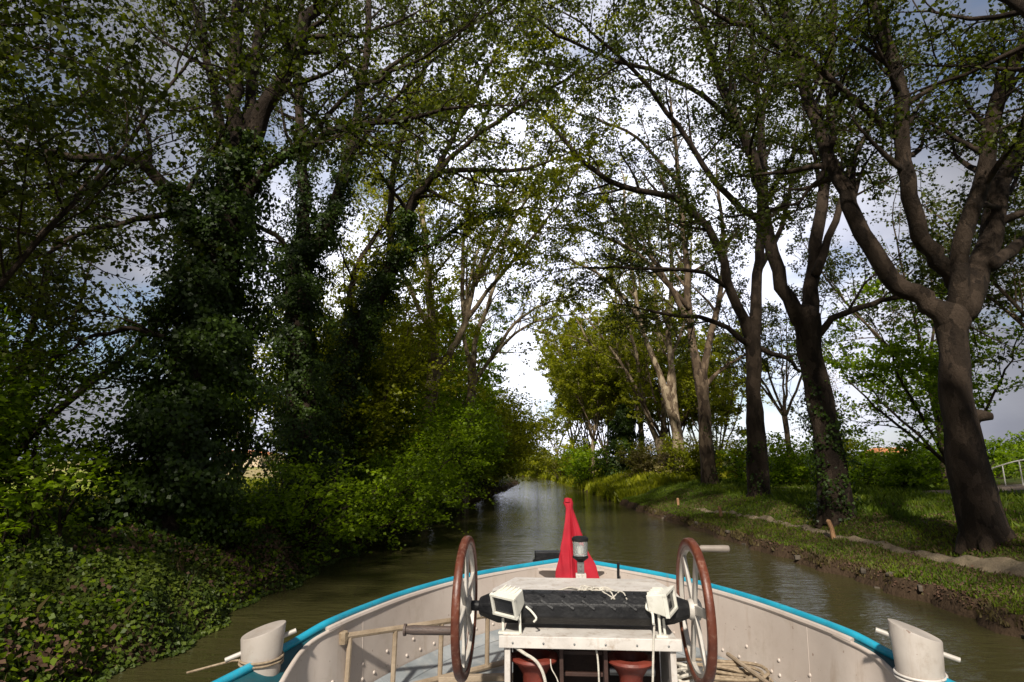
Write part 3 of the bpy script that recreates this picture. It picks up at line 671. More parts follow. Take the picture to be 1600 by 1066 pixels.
# ------------------------------------------------------------------ bushes and small trees
def bush(name, x, y, hgt, wid, rng, label, cat, leafm, leaf, nst=9, nleaf=9, lean=(0, 0), group=None, bark=None, s2=.35, s3=.28, z=None, l2f=.42):
    b = np.array([x, y, float(height(x, y)) - .05 if z is None else z])
    root = empty(name, b, label, cat, group); st = Tubes(); P = []; N = []
    for k in range(nst):
        a = rng.uniform(0, 2 * np.pi); el = rng.uniform(.35, 1.0)
        d = np.array([math.cos(a) * wid * el + lean[0], math.sin(a) * wid * el * .8 + lean[1], hgt * rng.uniform(.55, 1.0)])
        ln = np.linalg.norm(d)
        s = grow(rng, b + np.array([rng.normal() * .15 * wid, rng.normal() * .15 * wid, 0]), d, ln, 8, .12, -.035)
        st.add(s, np.linspace(.012 * hgt + .012, .006, 8), 5)
        for c, t in children(rng, s, s2, .08, lambda t: ln * l2f * (1.15 - .7 * t), .9, 5, .15, -.02, flat=.4) + [(s[-3:], 1)]:
            st.add(c, np.linspace(.012, .004, len(c)), 3)
            for d3, t3 in children(rng, c, s3, .1, lambda t: .18 * ln, .8, 3, .2, -.03, flat=.5) + [(c[-2:], 1)]:
                k3 = rng.poisson(nleaf)
                if k3:
                    u = rng.uniform(0, 1, k3) * (len(d3) - 1); ii = np.minimum(u.astype(int), len(d3) - 2); f = (u - ii)[:, None]
                    q = d3[ii] * (1 - f) + d3[ii + 1] * f + rng.normal(size=(k3, 3)) * np.array([.12, .12, .05]) * (leaf / .13)
                    P.append(q); N.append(rng.normal(size=(k3, 3)) * .55 + np.array([0, 0, 1]))
    st.build('stems', bark or BK, root)
    P = np.vstack(P); N = np.vstack(N); N /= np.linalg.norm(N, axis=1)[:, None]
    ok = P[:, 2] > np.maximum(height(P[:, 0], P[:, 1]), 0) + .03
    leaf_object('leaves', P[ok], N[ok], leaf, leafm, rng, root)
    return root
SL = M['shrub_leaf']; BG = 'bushes overhanging the left bank'
bl = [(-10.0, 27, 8.5, 2.6, (.2, 0), .17, 18, 'tall yellow green shrub right behind the leaning ivy tree'), (-11.0, 34, 8.5, 3.0, (.2, 0), .19, 18, 'tall shrubby growth between the tan trunk and the leaning ivy tree'),
      (-12.2, 9.6, 4.5, 2.4, (0, 0), .14, 16, 'tall leafy shrub against the left edge of the photo'), (-13.0, 12.5, 4.5, 2.6, (0, 0), .14, 13, 'leafy shrub beside the field, left of the ivy giant'),
      (-7.9, 17.6, 2.7, 2.1, (.6, 0), .13, 13, 'bright green bush at the foot of the upright ivy column'),
      (-7.3, 21.5, 3.0, 2.3, (1.0, 0), .14, 13, 'broad light green bush leaning over the water below the leaning ivy tree'),
      (-7.2, 25.5, 4.8, 2.5, (.8, 0), .15, 15, 'green bush between the leaning ivy tree and the tan trunk'),
      (-7.8, 30.0, 5.8, 2.6, (.8, 0), .16, 16, 'tall bush hiding the lower half of the tan trunk'),
      (-8.0, 36.0, 6.6, 2.7, (.7, 0), .18, 17, 'dense dark bush just past the tan trunk'),
      (-7.9, 43.0, 7.6, 2.9, (.6, 0), .2, 18, 'rounded bush before the slender pale tree'),
      (-7.2, 51.0, 8.8, 3.0, (.8, 0), .23, 18, 'yellow green bush dipping to the water, beside the sky gap'),
      (-6.6, 60.0, 9.2, 3.2, (1.3, 0), .26, 18, 'last bush of the left bank at the bend of the canal'),
      (-9.6, 10.2, 1.9, 1.6, (.2, 0), .12, 11, 'low green bush on the bank below the left edge boughs'),
      (-10.5, 14.5, 3.0, 2.0, (0, 0), .13, 12, 'sunlit bush left of the ivy giant near the field'),
      (-8.4, 14.6, 1.3, 1.3, (.2, 0), .12, 11, 'small bush right of the foot of the ivy giant')]
for k, (x, y, h_, w_, le, lf, ns, lab) in enumerate(bl):
    bush('bank_bush', x, y, h_, w_, rng_(60 + k), lab, 'bush', YL if k in (0, 1, 10, 11) else SL, lf, nst=ns + 4, nleaf=9 if h_ < 5 else 12, lean=le, group=BG, s2=.32 + lf * .6, s3=.2 + lf * .6)
# right bank
def pillar(x, y, hgt, w, rng):
    b = np.array([x, y, float(height(x, y)) - .1]); root = empty('ivy_pillar', b, 'dark dead trunk smothered in ivy like a pointed pillar on the right bank', 'ivy tree', None)
    top = b + np.array([.5, 0, hgt]); tb = Tubes(); tb.add([b, (b + top) / 2, top], [.3, .2, .08], 10); tb.build('trunk', BK, root)
    n = 9000; t = rng.random(n) ** .8; a = rng.uniform(0, 2 * np.pi, n); prof = np.interp(t, [0, .1, .35, .7, .9, 1], [1.2, 1.25, 1.0, .65, .4, .1]) * w
    lump = 1 + .25 * np.sin(a * 3 + t * 17) + .2 * np.sin(a * 2 - t * 31)
    rr = prof * lump * rng.uniform(.6, 1.08, n); d = np.column_stack([np.cos(a), np.sin(a), np.zeros(n)])
    P = b + (top - b) * t[:, None] + d * rr[:, None]; N = d + rng.normal(size=(n, 3)) * .5 + [0, 0, .3]; N /= np.linalg.norm(N, axis=1)[:, None]
    leaf_object('ivy', P, N, .26, M['ivy_leaf'], rng, root)
p = at(972, 757, 66); pillar(p[0], 66, 8.0, 2.0, rng_(80))
GB = 'bushes on the right bank near the bend'
for k, (px, y, h_, w_, mt, lab) in enumerate(((945, 68, 4.5, 2.4, SL, 'shaded bush at the canal side foot of the ivy pillar'),
                                         (925, 78, 6.0, 2.8, YL, 'yellow green bush before the bend, right bank'),
                                         (905, 88, 5.0, 3.0, YL, 'sunlit low bush touching the bend of the canal'),
                                         (880, 100, 4.5, 3.2, M['reed'], 'straw coloured reedy bush at the bend'),
                                         (866, 112, 5.5, 3.4, YL, 'bright yellow bush where the water ends'),
                                         (845, 122, 6.0, 3.6, YL, 'bright bush closing the view at the end of the water'),
                                         (826, 128, 7.5, 3.0, SL, 'small far green tree in the sky gap'))):
    x = float(eR(y)) + .9 + (k % 2) * 1.2
    bush('far_bush', x, y, h_, w_, rng_(90 + k), lab, 'bush', mt, .3, nst=14, nleaf=8, group=GB, s2=.6, s3=.45)
# tree and hedges behind the right row
free_tree(17.5, 27, 7.2, rng_(34), 'small bushy green tree behind, between the two nearest right trunks', BK, M['shrub_leaf'], None, .2, name='small_tree', n=7, spread=.75, r=.17, nleaf=9, s1=.7, l1=2.6, s2=.5, s3=.36, crotch=.22)
for q, (x, y, h_, lab) in enumerate(((19.5, 22, 13, 'thin crowned tree standing inland behind the nearest right trunk'), (21, 33, 15, 'tall thin crowned tree inland, seen between the two nearest right trunks'), (16.5, 42, 14, 'tall tree inland behind the ivy footed trunk'))):
    free_tree(x, y, h_, rng_(160 + q), lab, BM, PL, 'trees inland on the right', .2, name='inland_tree', n=6, spread=.6, r=.2, nleaf=6, s1=.9, l1=3.4, s2=.6, s3=.42, crotch=.35)
free_tree(15.2, 33, 5.4, rng_(35), 'thin pinkish blossoming tree with few leaves', BM, M['blossom'], None, .1, name='blossom_tree', n=4, spread=.45, r=.08, nleaf=3, s1=.6, l1=1.5, s2=.45, s3=.35, crotch=.3)
hb = [(14, 38, 3.0, 2.8, SL, 'green hedge bush just left of the ivy footed trunk'), (18.5, 41, 3.2, 3.2, YL, 'yellow green hedge bush beyond the blossoming tree'), (22, 40, 2.6, 3.2, SL, 'green hedge bush behind the low dark bushes'),
      (26.5, 38, 2.4, 3.2, SL, 'green hedge bush in line with the lane'), (30, 36, 2.2, 3.2, SL, 'green hedge bush partly hidden by the nearest right trunk'), (10.5, 62, 4.0, 3.2, YL, 'tall yellow green bush beyond the ivy wrapped feet of the trunks'),
      (36, 40, 2.0, 3.6, SL, 'broad bush at the crest of the rise, right'), (12.5, 52, 3.8, 3.2, M['reed'], 'sunlit straw coloured bush between the brown forked trunk and its neighbour'),
      (11.5, 47, 3.4, 3.0, YL, 'yellow green hedge bush between the straight tree and the ivy footed one'), (14.5, 46, 3.6, 3.2, YL, 'yellow green hedge bush right of the straight dark tree'),
      (9, 55, 3.2, 2.6, M['reed'], 'orange tinged bush behind the pale leaning trunk'), (20, 34, 1.7, 3.2, SL, 'dark low bush under the small bushy tree'),
      (24, 35, 1.9, 3.4, SL, 'dark hedge left of the nearest right trunk'), (17.5, 36, 1.8, 2.8, SL, 'low hedge under the blossoming tree'),
      (27, 27.5, 1.1, 2.6, SL, 'low bush beside the lane behind the nearest right trunk'), (33, 33, 1.5, 3.4, SL, 'bush beyond the white railing'),
      (13.2, 40, 2.0, 2.4, SL, 'green bush in the grass between the first trees')]
for k, (x, y, h_, w_, mt, lab) in enumerate(hb):
    bush('hedge_bush', x, y, h_, w_, rng_(110 + k), lab, 'bush', mt, .2, nst=15, nleaf=8, group='hedge bushes behind the right row', s2=.4, s3=.3)
dist = bush('distant_tree', 62, 66, 3.0, 2.4, rng_(130), 'rounded distant tree on the skyline at the right edge', 'tree', M['shrub_leaf'], .45, nst=16, nleaf=6, group='distant trees on the skyline', s2=.6, s3=.5)
for x, y, sc, lab in ((52, 68, .6, 'small distant tree right beside the nearest right trunk'), (33, 72, .8, 'distant tree seen under the blossoming tree'), (70, 70, .8, 'distant tree cut by the right edge of the photo'), (58, 67, .55, 'low distant shrub between two skyline trees')):
    copy_tree(dist, (x, y, float(height(x, y)) - .1), x, sc, lab)

# ------------------------------------------------------------------ ground cover
def scatter(n, xr, yr, rng): return rng.uniform(*xr, n), rng.uniform(*yr, n)
def pathmask(X, Y, P, W, extra=.1):
    m = np.zeros(len(X), bool)
    for k in range(0, len(P), 3): m |= (X - P[k, 0]) ** 2 + (Y - P[k, 1]) ** 2 < (W[k] / 2 + extra) ** 2
    return m
g = rng_(200)
# grass on the right bank
def grass_patch(name, n, dens, hgt, mat, rng, ymin=4, ymax=60, dmin=.35, dmax=14, pw=1.6, wd=.012, side=1):
    Yv = ymin + (ymax - ymin) * rng.random(n) ** pw; d = dmin + (dmax - dmin) * rng.random(n) ** 1.3; X = eR(Yv) + d if side > 0 else eL(Yv) - d
    keep = (nz(X, Yv, .8, 5) + rng.normal(size=n) * .35 > dens) & ~pathmask(X, Yv, PATHP, PATHW, .0) & ~pathmask(X, Yv, LANEP, LANEW, -.1)
    X, Yv = X[keep], Yv[keep]; n = len(X); Z = height(X, Yv)
    h = hgt * rng.uniform(.5, 1.4, n) * (1 + .4 * nz(X, Yv, 1.3, 9)); a = rng.uniform(0, 2 * np.pi, n); w = wd * (1 + Yv / 12)
    base = np.column_stack([X, Yv, Z - .02]); s = np.column_stack([np.cos(a), np.sin(a), a * 0]) * w[:, None]
    lean = rng.normal(size=(n, 2)) * .35 * h[:, None]; mid = base + np.column_stack([lean * .35, h * .6]); tip = base + np.column_stack([lean, h])
    V = np.stack([base - s, base + s, mid + s * .6, tip], 1).reshape(-1, 3)
    return tag(link(name, fast_mesh(name, V, 4, np.arange(len(V)).reshape(-1, 4)), mat), kind='stuff')
tag(grass_patch('grass', 260000, -.95, .085, M['grass'], g), 'short green grass covering the right bank', 'grass')
tag(grass_patch('tall_grass', 60000, .1, .24, M['grass'], g, dmin=3.5, dmax=22, ymax=60, pw=1.2), 'taller tufts of grass around the right trunks', 'grass')
tag(grass_patch('bend_grass', 40000, -.9, .5, M['yellow_leaf'], g, ymin=45, ymax=150, dmin=.0, dmax=9, pw=1.2, wd=.03), 'bright yellow green grass and reeds along the far bend', 'grass')
tag(grass_patch('dry_grass', 30000, -.1, .11, M['drygrass'], g, dmin=.1, dmax=3.2, ymax=40), 'dry brown grass hanging on the edge of the right bank', 'dry grass')
tag(grass_patch('bank_grass', 16000, .1, .13, M['ground_ivy'], g, ymin=6, ymax=40, dmin=.1, dmax=6, side=-1), 'tufts of green grass among the ivy of the left bank', 'grass')
tag(grass_patch('dry_stalks', 2200, .2, .3, M['drygrass'], g, ymin=6, ymax=30, dmin=.2, dmax=4, side=-1, wd=.006), 'dry brown stalks standing on the left bank', 'stalks')
def cover(name, n, side, yr, dr, thr, seed, leaf, mat, lift, label, cat, sc=.9, pw=1.6, rng=g, hh=.18):
    Yv = yr[0] + (yr[1] - yr[0]) * rng.random(n) ** pw; d = rng.uniform(*dr, n)
    X = eL(Yv) - d if side < 0 else eR(Yv) + d
    k = nz(X, Yv, sc, seed) + rng.normal(size=n) * .3 > thr
    if side > 0: k &= ~pathmask(X, Yv, PATHP, PATHW, -.06) & ~pathmask(X, Yv, LANEP, LANEW, -.1)
    X, Yv = X[k], Yv[k]; n = len(X)
    bumpz = hh * np.clip(.5 + nz(X, Yv, 2.3, 3), 0, 1.5)
    P = np.column_stack([X, Yv, height(X, Yv) + lift + bumpz * rng.random(n)])
    P[:, 2] = np.maximum(P[:, 2], .03)
    N = rng.normal(size=(n, 3)) * .6 + np.array([.55 if side < 0 else -.3, -.2, .9]); N /= np.linalg.norm(N, axis=1)[:, None]
    o = leaf_object(name, P, N, leaf, mat, rng); return tag(o, label, cat, kind='stuff')
cover('ivy_ground_cover', 150000, -1, (3.5, 40), (-.12, 5.5), -.6, 1, .085, M['ground_ivy'], .02, 'ivy and low leaves covering the left bank', 'ground cover', hh=.3)
cover('weeds', 30000, -1, (5, 40), (.0, 5), .15, 4, .10, M['shrub_leaf'], .1, 'broad leaved green weeds on the left bank', 'weeds', hh=.35)
cover('dead_leaves', 26000, -1, (5, 30), (.1, 3.2), .35, 8, .1, M['dead_leaf'], .14, 'reddish brown dead leaves on the left bank', 'dead leaves', sc=.6, hh=.25)
cover('leaf_litter', 22000, 1, (6, 40), (.2, 9), -.1, 8, .07, M['dead_leaf'], .01, 'brown fallen leaves along the right bank', 'dead leaves', hh=.04)
cover('trodden_litter', 26000, 1, (8, 24), (.1, 6), -.15, 2.5, .06, M['dead_leaf'], .015, 'fallen leaves and dry stalks on the near right bank', 'dead leaves', sc=1.3, hh=.05)
cover('field_scrub', 40000, -1, (12, 70), (5, 20), -.2, 3, .16, M['yellow_leaf'], .02, 'yellow green scrub between the left trees and the field', 'scrub', hh=.4)

# roots and stones hanging in the right bank face
mb = MB()
for k in range(22):
    y = 6 + 30 * g.random() ** 1.3; x = float(eR(y)) + g.uniform(.0, .3); z = float(height(x, y))
    mb.box((x, y, z), (g.uniform(.06, .2), g.uniform(.08, .28), g.uniform(.05, .14)), Matrix.Rotation(g.uniform(0, 3), 3, 'Z') @ Matrix.Rotation(g.uniform(-.4, .4), 3, 'X'), bev=.02)
tag(mb.build('bank_stones', paint('bank_stone', (.05, .04, .03), (.12, .095, .07), 4, .9, .01)), 'dark stones and clods along the foot of the right bank', 'stones', kind='stuff')

# stakes along the path
for k, (px, py, y, h_, lab) in enumerate(((1303, 842, 18.9, .62, 'orange brown wooden stake, the nearest and largest by the towpath'), (1127, 808, 27.5, .5, 'wooden stake by the towpath, middle one of the three'), (1060, 790, 34.5, .42, 'small wooden stake by the towpath, the farthest one'))):
    x, y = on_terrain(px, py); z = float(height(x, y)); mb = MB(); tl = .05 * (k - 1) - .07
    pts = [(x, y, z - .1), (x + tl * .3, y, z + h_ * .5), (x + tl, y, z + h_ * .93), (x + tl * 1.05, y, z + h_)]
    mb.tube(pts, [.075, .078, .075, .035], 9)
    tag(mb.build('wooden_stake', M['stake']), lab, 'stake', 'wooden stakes along the towpath')

# white railing on the rising lane
root = empty('white_railing', (24.5, 30, float(height(24.5, 30))), 'low white metal railing beside the lane at the right edge', 'railing')
pts = []
for k, (px, py, y) in enumerate(((1545, 743, 31), (1549, 733, 31), (1566, 727, 30.6), (1592, 720, 30), (1640, 714, 29), (1700, 712, 28))):
    pts.append(at(px, py, y))
MB().tube(smooth_line(pts, 24), .035, 8).build('top_rail', M['rail_white'], root, True)
for k in (1, 2, 3, 4, 5):
    p = pts[k]; MB().tube([p, (p[0], p[1], min(float(height(p[0], p[1])), p[2] - .5) - .1)], .028, 8).build('post', M['rail_white'], root, True)

# far houses across the fields
def house(x, y, w, d, h, label, wallm, roofm, rz=0.0, hip=.35, sink=.2):
    z = float(height(x, y)) - sink; root = empty('farmhouse', (x, y, z), label, 'house', 'houses beyond the fields')
    MB().box((x, y, z + h / 2), (w, d, h)).build('wall', wallm, root)
    o = .4; mb = MB(); a, b_ = w / 2 + o, d / 2 + o
    mb.add([(x - a, y - b_, z + h), (x + a, y - b_, z + h), (x + a, y + b_, z + h), (x - a, y + b_, z + h), (x - a * .7, y, z + h + h * hip), (x + a * .7, y, z + h + h * hip)],
           [(3, 2, 1, 0), (0, 1, 5, 4), (2, 3, 4, 5), (1, 2, 5), (3, 0, 4)])
    mb.build('roof', roofm, root)
    for k in range(int(w // 4)):
        xx = x - w / 2 + 2 + k * 4
        MB().box((xx, y - d / 2 - .01, z + h * .5), (1.1, .1, h * .32)).build('window', M['screen'], root)
p = at(383, 724, 150); house(p[0], 150, 13, 8, 3.4, 'long low farmhouse with tiled roof seen between the ivy trees', M['wall'], M['rooftile'])
p = at(412, 724, 190); house(p[0], 190, 16, 8, 3.0, 'farther pale farm building on the left horizon', M['wall'], M['wall'])
p = at(1390, 715, 100); house(p[0], 100, 5.5, 5, 2.3, 'orange roofed house glimpsed under the small bushy tree', M['wall'], M['rooftile'], sink=1.6)

# ------------------------------------------------------------------ the boat
BX = .15
boat = empty('barge', (BX, 0, 0), 'white riveted barge bow with turquoise top rail, seen from its own deck', 'boat')
ZD = 1.75
# (Y, half breadth of the top edge, height of the top edge) from the stem aft
edge = [(5.86, .0, 2.262), (5.77, .14, 2.26), (5.52, .42, 2.257), (5.22, .73, 2.254), (4.87, 1.01, 2.25), (4.4, 1.26, 2.247), (3.95, 1.43, 2.243), (3.66, 1.515, 2.24)]
aft = [(3.57, 1.56, 2.225), (3.46, 1.62, 2.195), (3.3, 1.68, 2.17), (3.1, 1.74, 2.15), (2.8, 1.85, 2.12), (1.8, 2.06, 2.09), (0.5, 2.15, 2.12), (-3.5, 2.2, 2.12)]
def mirror_line(tab, n, off=0.0, dz=0.0):
    P = smooth_line([(a, y, z) for y, a, z in tab], n); out = []
    t = np.gradient(P, axis=0); nn = np.column_stack([-t[:, 1], t[:, 0]]); nn /= np.linalg.norm(nn, axis=1)[:, None] + 1e-9
    P[:, 0] += nn[:, 0] * off; P[:, 1] += nn[:, 1] * off; P[:, 2] += dz
    if tab[0][1] == 0: P[0, 0] = 0
    return P
full = edge + aft
# outer hull
Po = mirror_line(full, 90, .03)
def sided(P, s): Q = P.copy(); Q[:, 0] = BX + s * Q[:, 0]; return Q
mb = MB()
rows = []
ring = np.vstack([sided(Po[::-1], -1)[:-1], sided(Po, 1)])
lo = ring.copy(); lo[:, 0] = BX + (lo[:, 0] - BX) * .93; lo[:, 1] = np.where(lo[:, 1] > 2, 2 + (lo[:, 1] - 2) * .93, lo[:, 1]); lo[:, 2] = -.4
mid = (ring + lo) / 2; mid[:, 0] = BX + (mid[:, 0] - BX) * 1.03
n = len(ring); rim = ring.copy(); rim[:, 2] -= .03
mb.add(np.vstack([rim, mid, lo]), [(r * n + i, r * n + i + 1, (r + 1) * n + i + 1, (r + 1) * n + i) for r in range(2) for i in range(n - 1)])
mb.build('hull', M['hull'], boat, True)
# inner bulwark: its top swoops down and inwards aft of the kink, leaving a blue ledge outside it for the bollard
inner = edge[:-1] + [(3.66, 1.512, 2.225), (3.5, 1.58, 2.198), (3.38, 1.605, 2.165), (3.25, 1.605, 2.125), (3.1, 1.59, 2.09), (2.9, 1.59, 2.06), (2.6, 1.67, 2.04), (1.5, 1.86, 2.02), (.5, 1.96, 2.02), (-3.5, 2.02, 2.02)]
Pi = mirror_line(inner, 110, -.03, -.02)
Pb = Pi.copy(); Pb[:, 0] *= .975; Pb[:, 1] -= np.where(Pb[:, 1] > 3.2, .05, 0); Pb[:, 2] = ZD
for s in (-1, 1):
    mb = MB(); T = sided(Pi, s); B = sided(Pb, s); n = len(T)
    M1 = T * .6 + B * .4; M2 = T * .25 + B * .75
    mb.add(np.vstack([T, M1, M2, B]), [(r * n + i, r * n + i + 1, (r + 1) * n + i + 1, (r + 1) * n + i) for r in range(3) for i in range(n - 1)])
    # rolled white edge following the swoop
    k0 = int(np.argmin(abs(Pi[:, 1] - 3.70)))
    mb.tube(T[k0:], np.linspace(.012, .02, len(T) - k0), 10)
    # rivets in two rows
    seg = np.linalg.norm(np.diff(T, axis=0), axis=1); cum = np.concatenate([[0], np.cumsum(seg)])
    for row, (fr_, ph, spc) in enumerate(((.80, 0, .135), (.62, .06, .30))):
        q = .25 + ph
        while q < cum[-1] and q < 6:
            i = min(int(np.searchsorted(cum, q)), n - 2); p = T[i] * (1 - fr_) + B[i] * fr_; t = unit(T[i + 1] - T[i]); nrm = np.array([-t[1], t[0], 0]) ; 
            if nrm[0] * (BX - p[0]) < 0: nrm = -nrm
            Rm = Vector((0, 0, 1)).rotation_difference(Vector(tuple(nrm))).to_matrix()
            mb.lathe(p - nrm * .004, [(.0135, 0), (.0125, .006), (.008, .011), (.002, .013)], 8, Rm)
            q += spc
    for yy in (4.95, 3.95):   # weld beads between plates
        i = int(np.argmin(abs(T[:, 1] - yy))); q0 = [T[i] * (1 - f_) + B[i] * f_ for f_ in (.02, .3, .6, .98)]
        mb.tube(q0, .0022, 6)
    mb.build('bulwark', M['white'], boat, True)
    # blue ledge between rail and bulwark aft of the kink
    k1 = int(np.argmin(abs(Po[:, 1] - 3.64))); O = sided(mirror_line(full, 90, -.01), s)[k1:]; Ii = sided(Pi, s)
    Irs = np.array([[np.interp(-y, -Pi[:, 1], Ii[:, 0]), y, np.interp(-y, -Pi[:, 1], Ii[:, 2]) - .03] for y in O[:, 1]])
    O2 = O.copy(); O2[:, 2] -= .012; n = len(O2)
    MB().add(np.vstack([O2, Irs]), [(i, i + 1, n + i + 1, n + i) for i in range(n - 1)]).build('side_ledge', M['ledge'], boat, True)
# top rail
Pr = mirror_line(full, 120, .0, .0)
ring = np.vstack([sided(Pr[::-1], -1)[:-1], sided(Pr, 1)])
MB().tube(ring, .0225, 12).build('top_rail', M['blue'], boat, True)
# underside lip of the rail, white strake
rr_ = ring[(ring[:, 1] > 3.6)].copy(); rr_[:, 2] -= .027; rr_[:, 0] = BX + (rr_[:, 0] - BX) * .985; rr_[:, 1] -= .012
MB().tube(rr_, .02, 8).build('rail_lip', M['white'], boat, True)
# deck
Pd = Pb[Pb[:, 1] > -3.6]; ringd = np.vstack([sided(Pd[::-1], -1)[:-1], sided(Pd, 1)])
mb = MB(); n = len(Pd); Lf, Rt = sided(Pd, -1), sided(Pd, 1)
mb.add(np.vstack([Lf, Rt]), [(i, n + i, n + i + 1, i + 1) for i in range(n - 1)]); mb.build('deck', M['deck'], boat)
# white waterway plate along the foot of the bulwark
for s in (-1, 1):
    T = sided(Pb, s); Q = T.copy(); Q[:, 0] = BX + (Q[:, 0] - BX) * .91; Q[:, 1] -= .08; T2 = T.copy(); T2[:, 0] = BX + (T2[:, 0] - BX) * .995; T2[:, 2] += .05; Q[:, 2] += .003; n = len(T)
    k = (T[:, 1] > -3)
    MB().add(np.vstack([T2, Q]), [(i, i + 1, n + i + 1, n + i) for i in range(n - 1)]).build('waterway', M['deck'], boat, True)
# stem cap plate at the bow
MB().add([(BX - .30, 5.55, 2.235), (BX + .30, 5.55, 2.235), (BX + .12, 5.73, 2.24), (BX, 5.8, 2.242), (BX - .12, 5.73, 2.24),
          (BX - .30, 5.55, 2.215), (BX + .30, 5.55, 2.215), (BX + .12, 5.73, 2.22), (BX, 5.8, 2.222), (BX - .12, 5.73, 2.22)],
         [(0, 1, 2, 3, 4), (9, 8, 7, 6, 5), (0, 5, 6, 1), (1, 6, 7, 2), (2, 7, 8, 3), (3, 8, 9, 4), (4, 9, 5, 0)]).build('stem_plate', M['white'], boat)
# black anchor chock outside the bow, left
mb = MB(); c = at(858, 871, 5.95); mb.box(c, (.28, .12, .115), Matrix.Rotation(R(6), 3, 'Z'), .008); mb.tube([(c[0] - .13, c[1], c[2] - .02), (c[0] - .13, c[1], 2.0)], .03, 8)
mb.build('anchor_chock', M['black'], boat)
# short black pin by the rail
p = at(966, 897, 5.3); q = at(966, 879, 5.3); MB().tube([(p[0], p[1], p[2] - .1), p, q], .012, 8).build('rail_pin', M['black'], boat, True)
# bollards
for s, (px, pin) in ((-1, (410, None)), (1, (1432, None))):
    c = at(px, 1010, 3.22); base = Vector((float(c[0]), 3.22, 2.07)); k = 40; prof = []
    zo, zi = (at(378, 995, 3.22)[2], at(442, 973, 3.26)[2]) if s < 0 else (at(1465, 1000, 3.22)[2], at(1390, 970, 3.26)[2])
    mb = MB(); V = []
    tops = lambda a: (zo + zi) / 2 - (zi - zo) / 2 * s * math.cos(a) + .012 * math.sin(a)
    for (r, zz) in ((.090, 0), (.092, .10), (.101, 1.0), (.099, 1.02), (.094, 1.02)):
        for j in range(k):
            a = 2 * math.pi * j / k; zt = tops(a)
            z = base.z + zz if zz < .5 else (zt if zz == 1.0 else zt + .006)
            V.append((base.x + r * math.cos(a) * 1.12, base.y + r * math.sin(a), z))
    F_ = [(i * k + j, i * k + (j + 1) % k, (i + 1) * k + (j + 1) % k, (i + 1) * k + j) for i in range(4) for j in range(k)] + [tuple(range(k - 1, -1, -1)), tuple(4 * k + j for j in range(k))]
    mb.add(V, F_); bo = mb.build('bollard', M['bollard'], boat, True)
    if s < 0: a, b_ = at(352, 1032, 3.15), at(463, 985, 3.29)
    else: a, b_ = at(1368, 984, 3.29), at(1500, 1032, 3.15)
    MB().tube([a, b_], .0125, 10).build('cross_pin', M['spoke'], bo, True)
    # mooring line turned round the bollard
    mb = MB(); L_ = []
    for j in range(70):
        an = j / 69 * 2 * math.pi * 2.1; L_.append((base.x + .098 * math.cos(an) * 1.12, base.y + .098 * math.sin(an), base.z + .075 + .018 * j / 69 * 2 + .006 * math.sin(an)))
    e = L_[-1]
    if s < 0: L_ += [(e[0] - .12, e[1] - .02, e[2] - .03), (e[0] - .3, e[1] + .02, e[2] - .06), (e[0] - .5, e[1] - .05, e[2] - .10)]
    else: L_ += [(e[0] - .1, e[1] - .1, e[2] - .06), (e[0] - .12, e[1] - .4, e[2] - .12)]
    o = mb.tube(L_, .006, 6).build('mooring_line', M['oldrope'] if s < 0 else M['white_worn'], None, True)
    tag(o, ('thin brown mooring line turned round the left bollard' if s < 0 else 'thin white mooring line turned round the right bollard'), 'rope')

# ------------------------------------------------------------------ windlass
wl = empty('anchor_windlass', (BX, 3.5, ZD), 'windlass with black barrel between two red brown handwheels', 'windlass')
AX = Vector((BX - .02, 3.5, 2.383))
def wheel(x, ang, s):
    c = Vector((x, AX.y, AX.z)); Rr = .358
    mb = MB(); P = [(c.x, c.y + Rr * math.cos(a), c.z + Rr * math.sin(a)) for a in np.linspace(0, 2 * math.pi, 64, endpoint=False)]
    # rim of rectangular rounded section
    prof = []
    for j in range(12):
        a = 2 * math.pi * j / 12; prof.append((.023 * np.sign(math.cos(a)) * abs(math.cos(a)) ** .6, .024 * np.sign(math.sin(a)) * abs(math.sin(a)) ** .6))
    V = []
    for i in range(64):
        a = 2 * math.pi * i / 64
        for (u, v) in prof: V.append((c.x + u, c.y + (Rr + v) * math.cos(a), c.z + (Rr + v) * math.sin(a)))
    k = 12
    mb.add(V, [(i * k + j, i * k + (j + 1) % k, ((i + 1) % 64) * k + (j + 1) % k, ((i + 1) % 64) * k + j) for i in range(64) for j in range(k)])
    w = mb.build('handwheel', M['rimwood'], wl, True)
    # spokes are flat bars
    for q in range(6):
        a = ang + q * math.pi / 3; d = Vector((0, math.cos(a), math.sin(a)))
        rot = Matrix.Rotation(a, 3, 'X')
        MB().box(c + d * .19, (.02, .31, .048), rot, .004).build('spoke', M['spoke'], w)
    MB().lathe((c.x - .035, c.y, c.z), [(.05, 0), (.056, .01), (.056, .06), (.04, .07)], 20, Matrix.Rotation(R(90), 3, 'Y')).build('hub', M['spoke'], w, True)
    # inner white felly ring behind the rim
    V = []
    for i in range(64):
        a = 2 * math.pi * i / 64
        for (u, v) in ((.012, -.024), (.012, -.045), (-.012, -.045), (-.012, -.024)): V.append((c.x + u, c.y + (Rr + v) * math.cos(a), c.z + (Rr + v) * math.sin(a)))
    MB().add(V, [(i * 4 + j, i * 4 + (j + 1) % 4, ((i + 1) % 64) * 4 + (j + 1) % 4, ((i + 1) % 64) * 4 + j) for i in range(64) for j in range(4)]).build('felly', M['spoke'], w, True)
    return w
w1 = wheel(BX - .665, .35, -1); w2 = wheel(BX + .63, .9, 1)
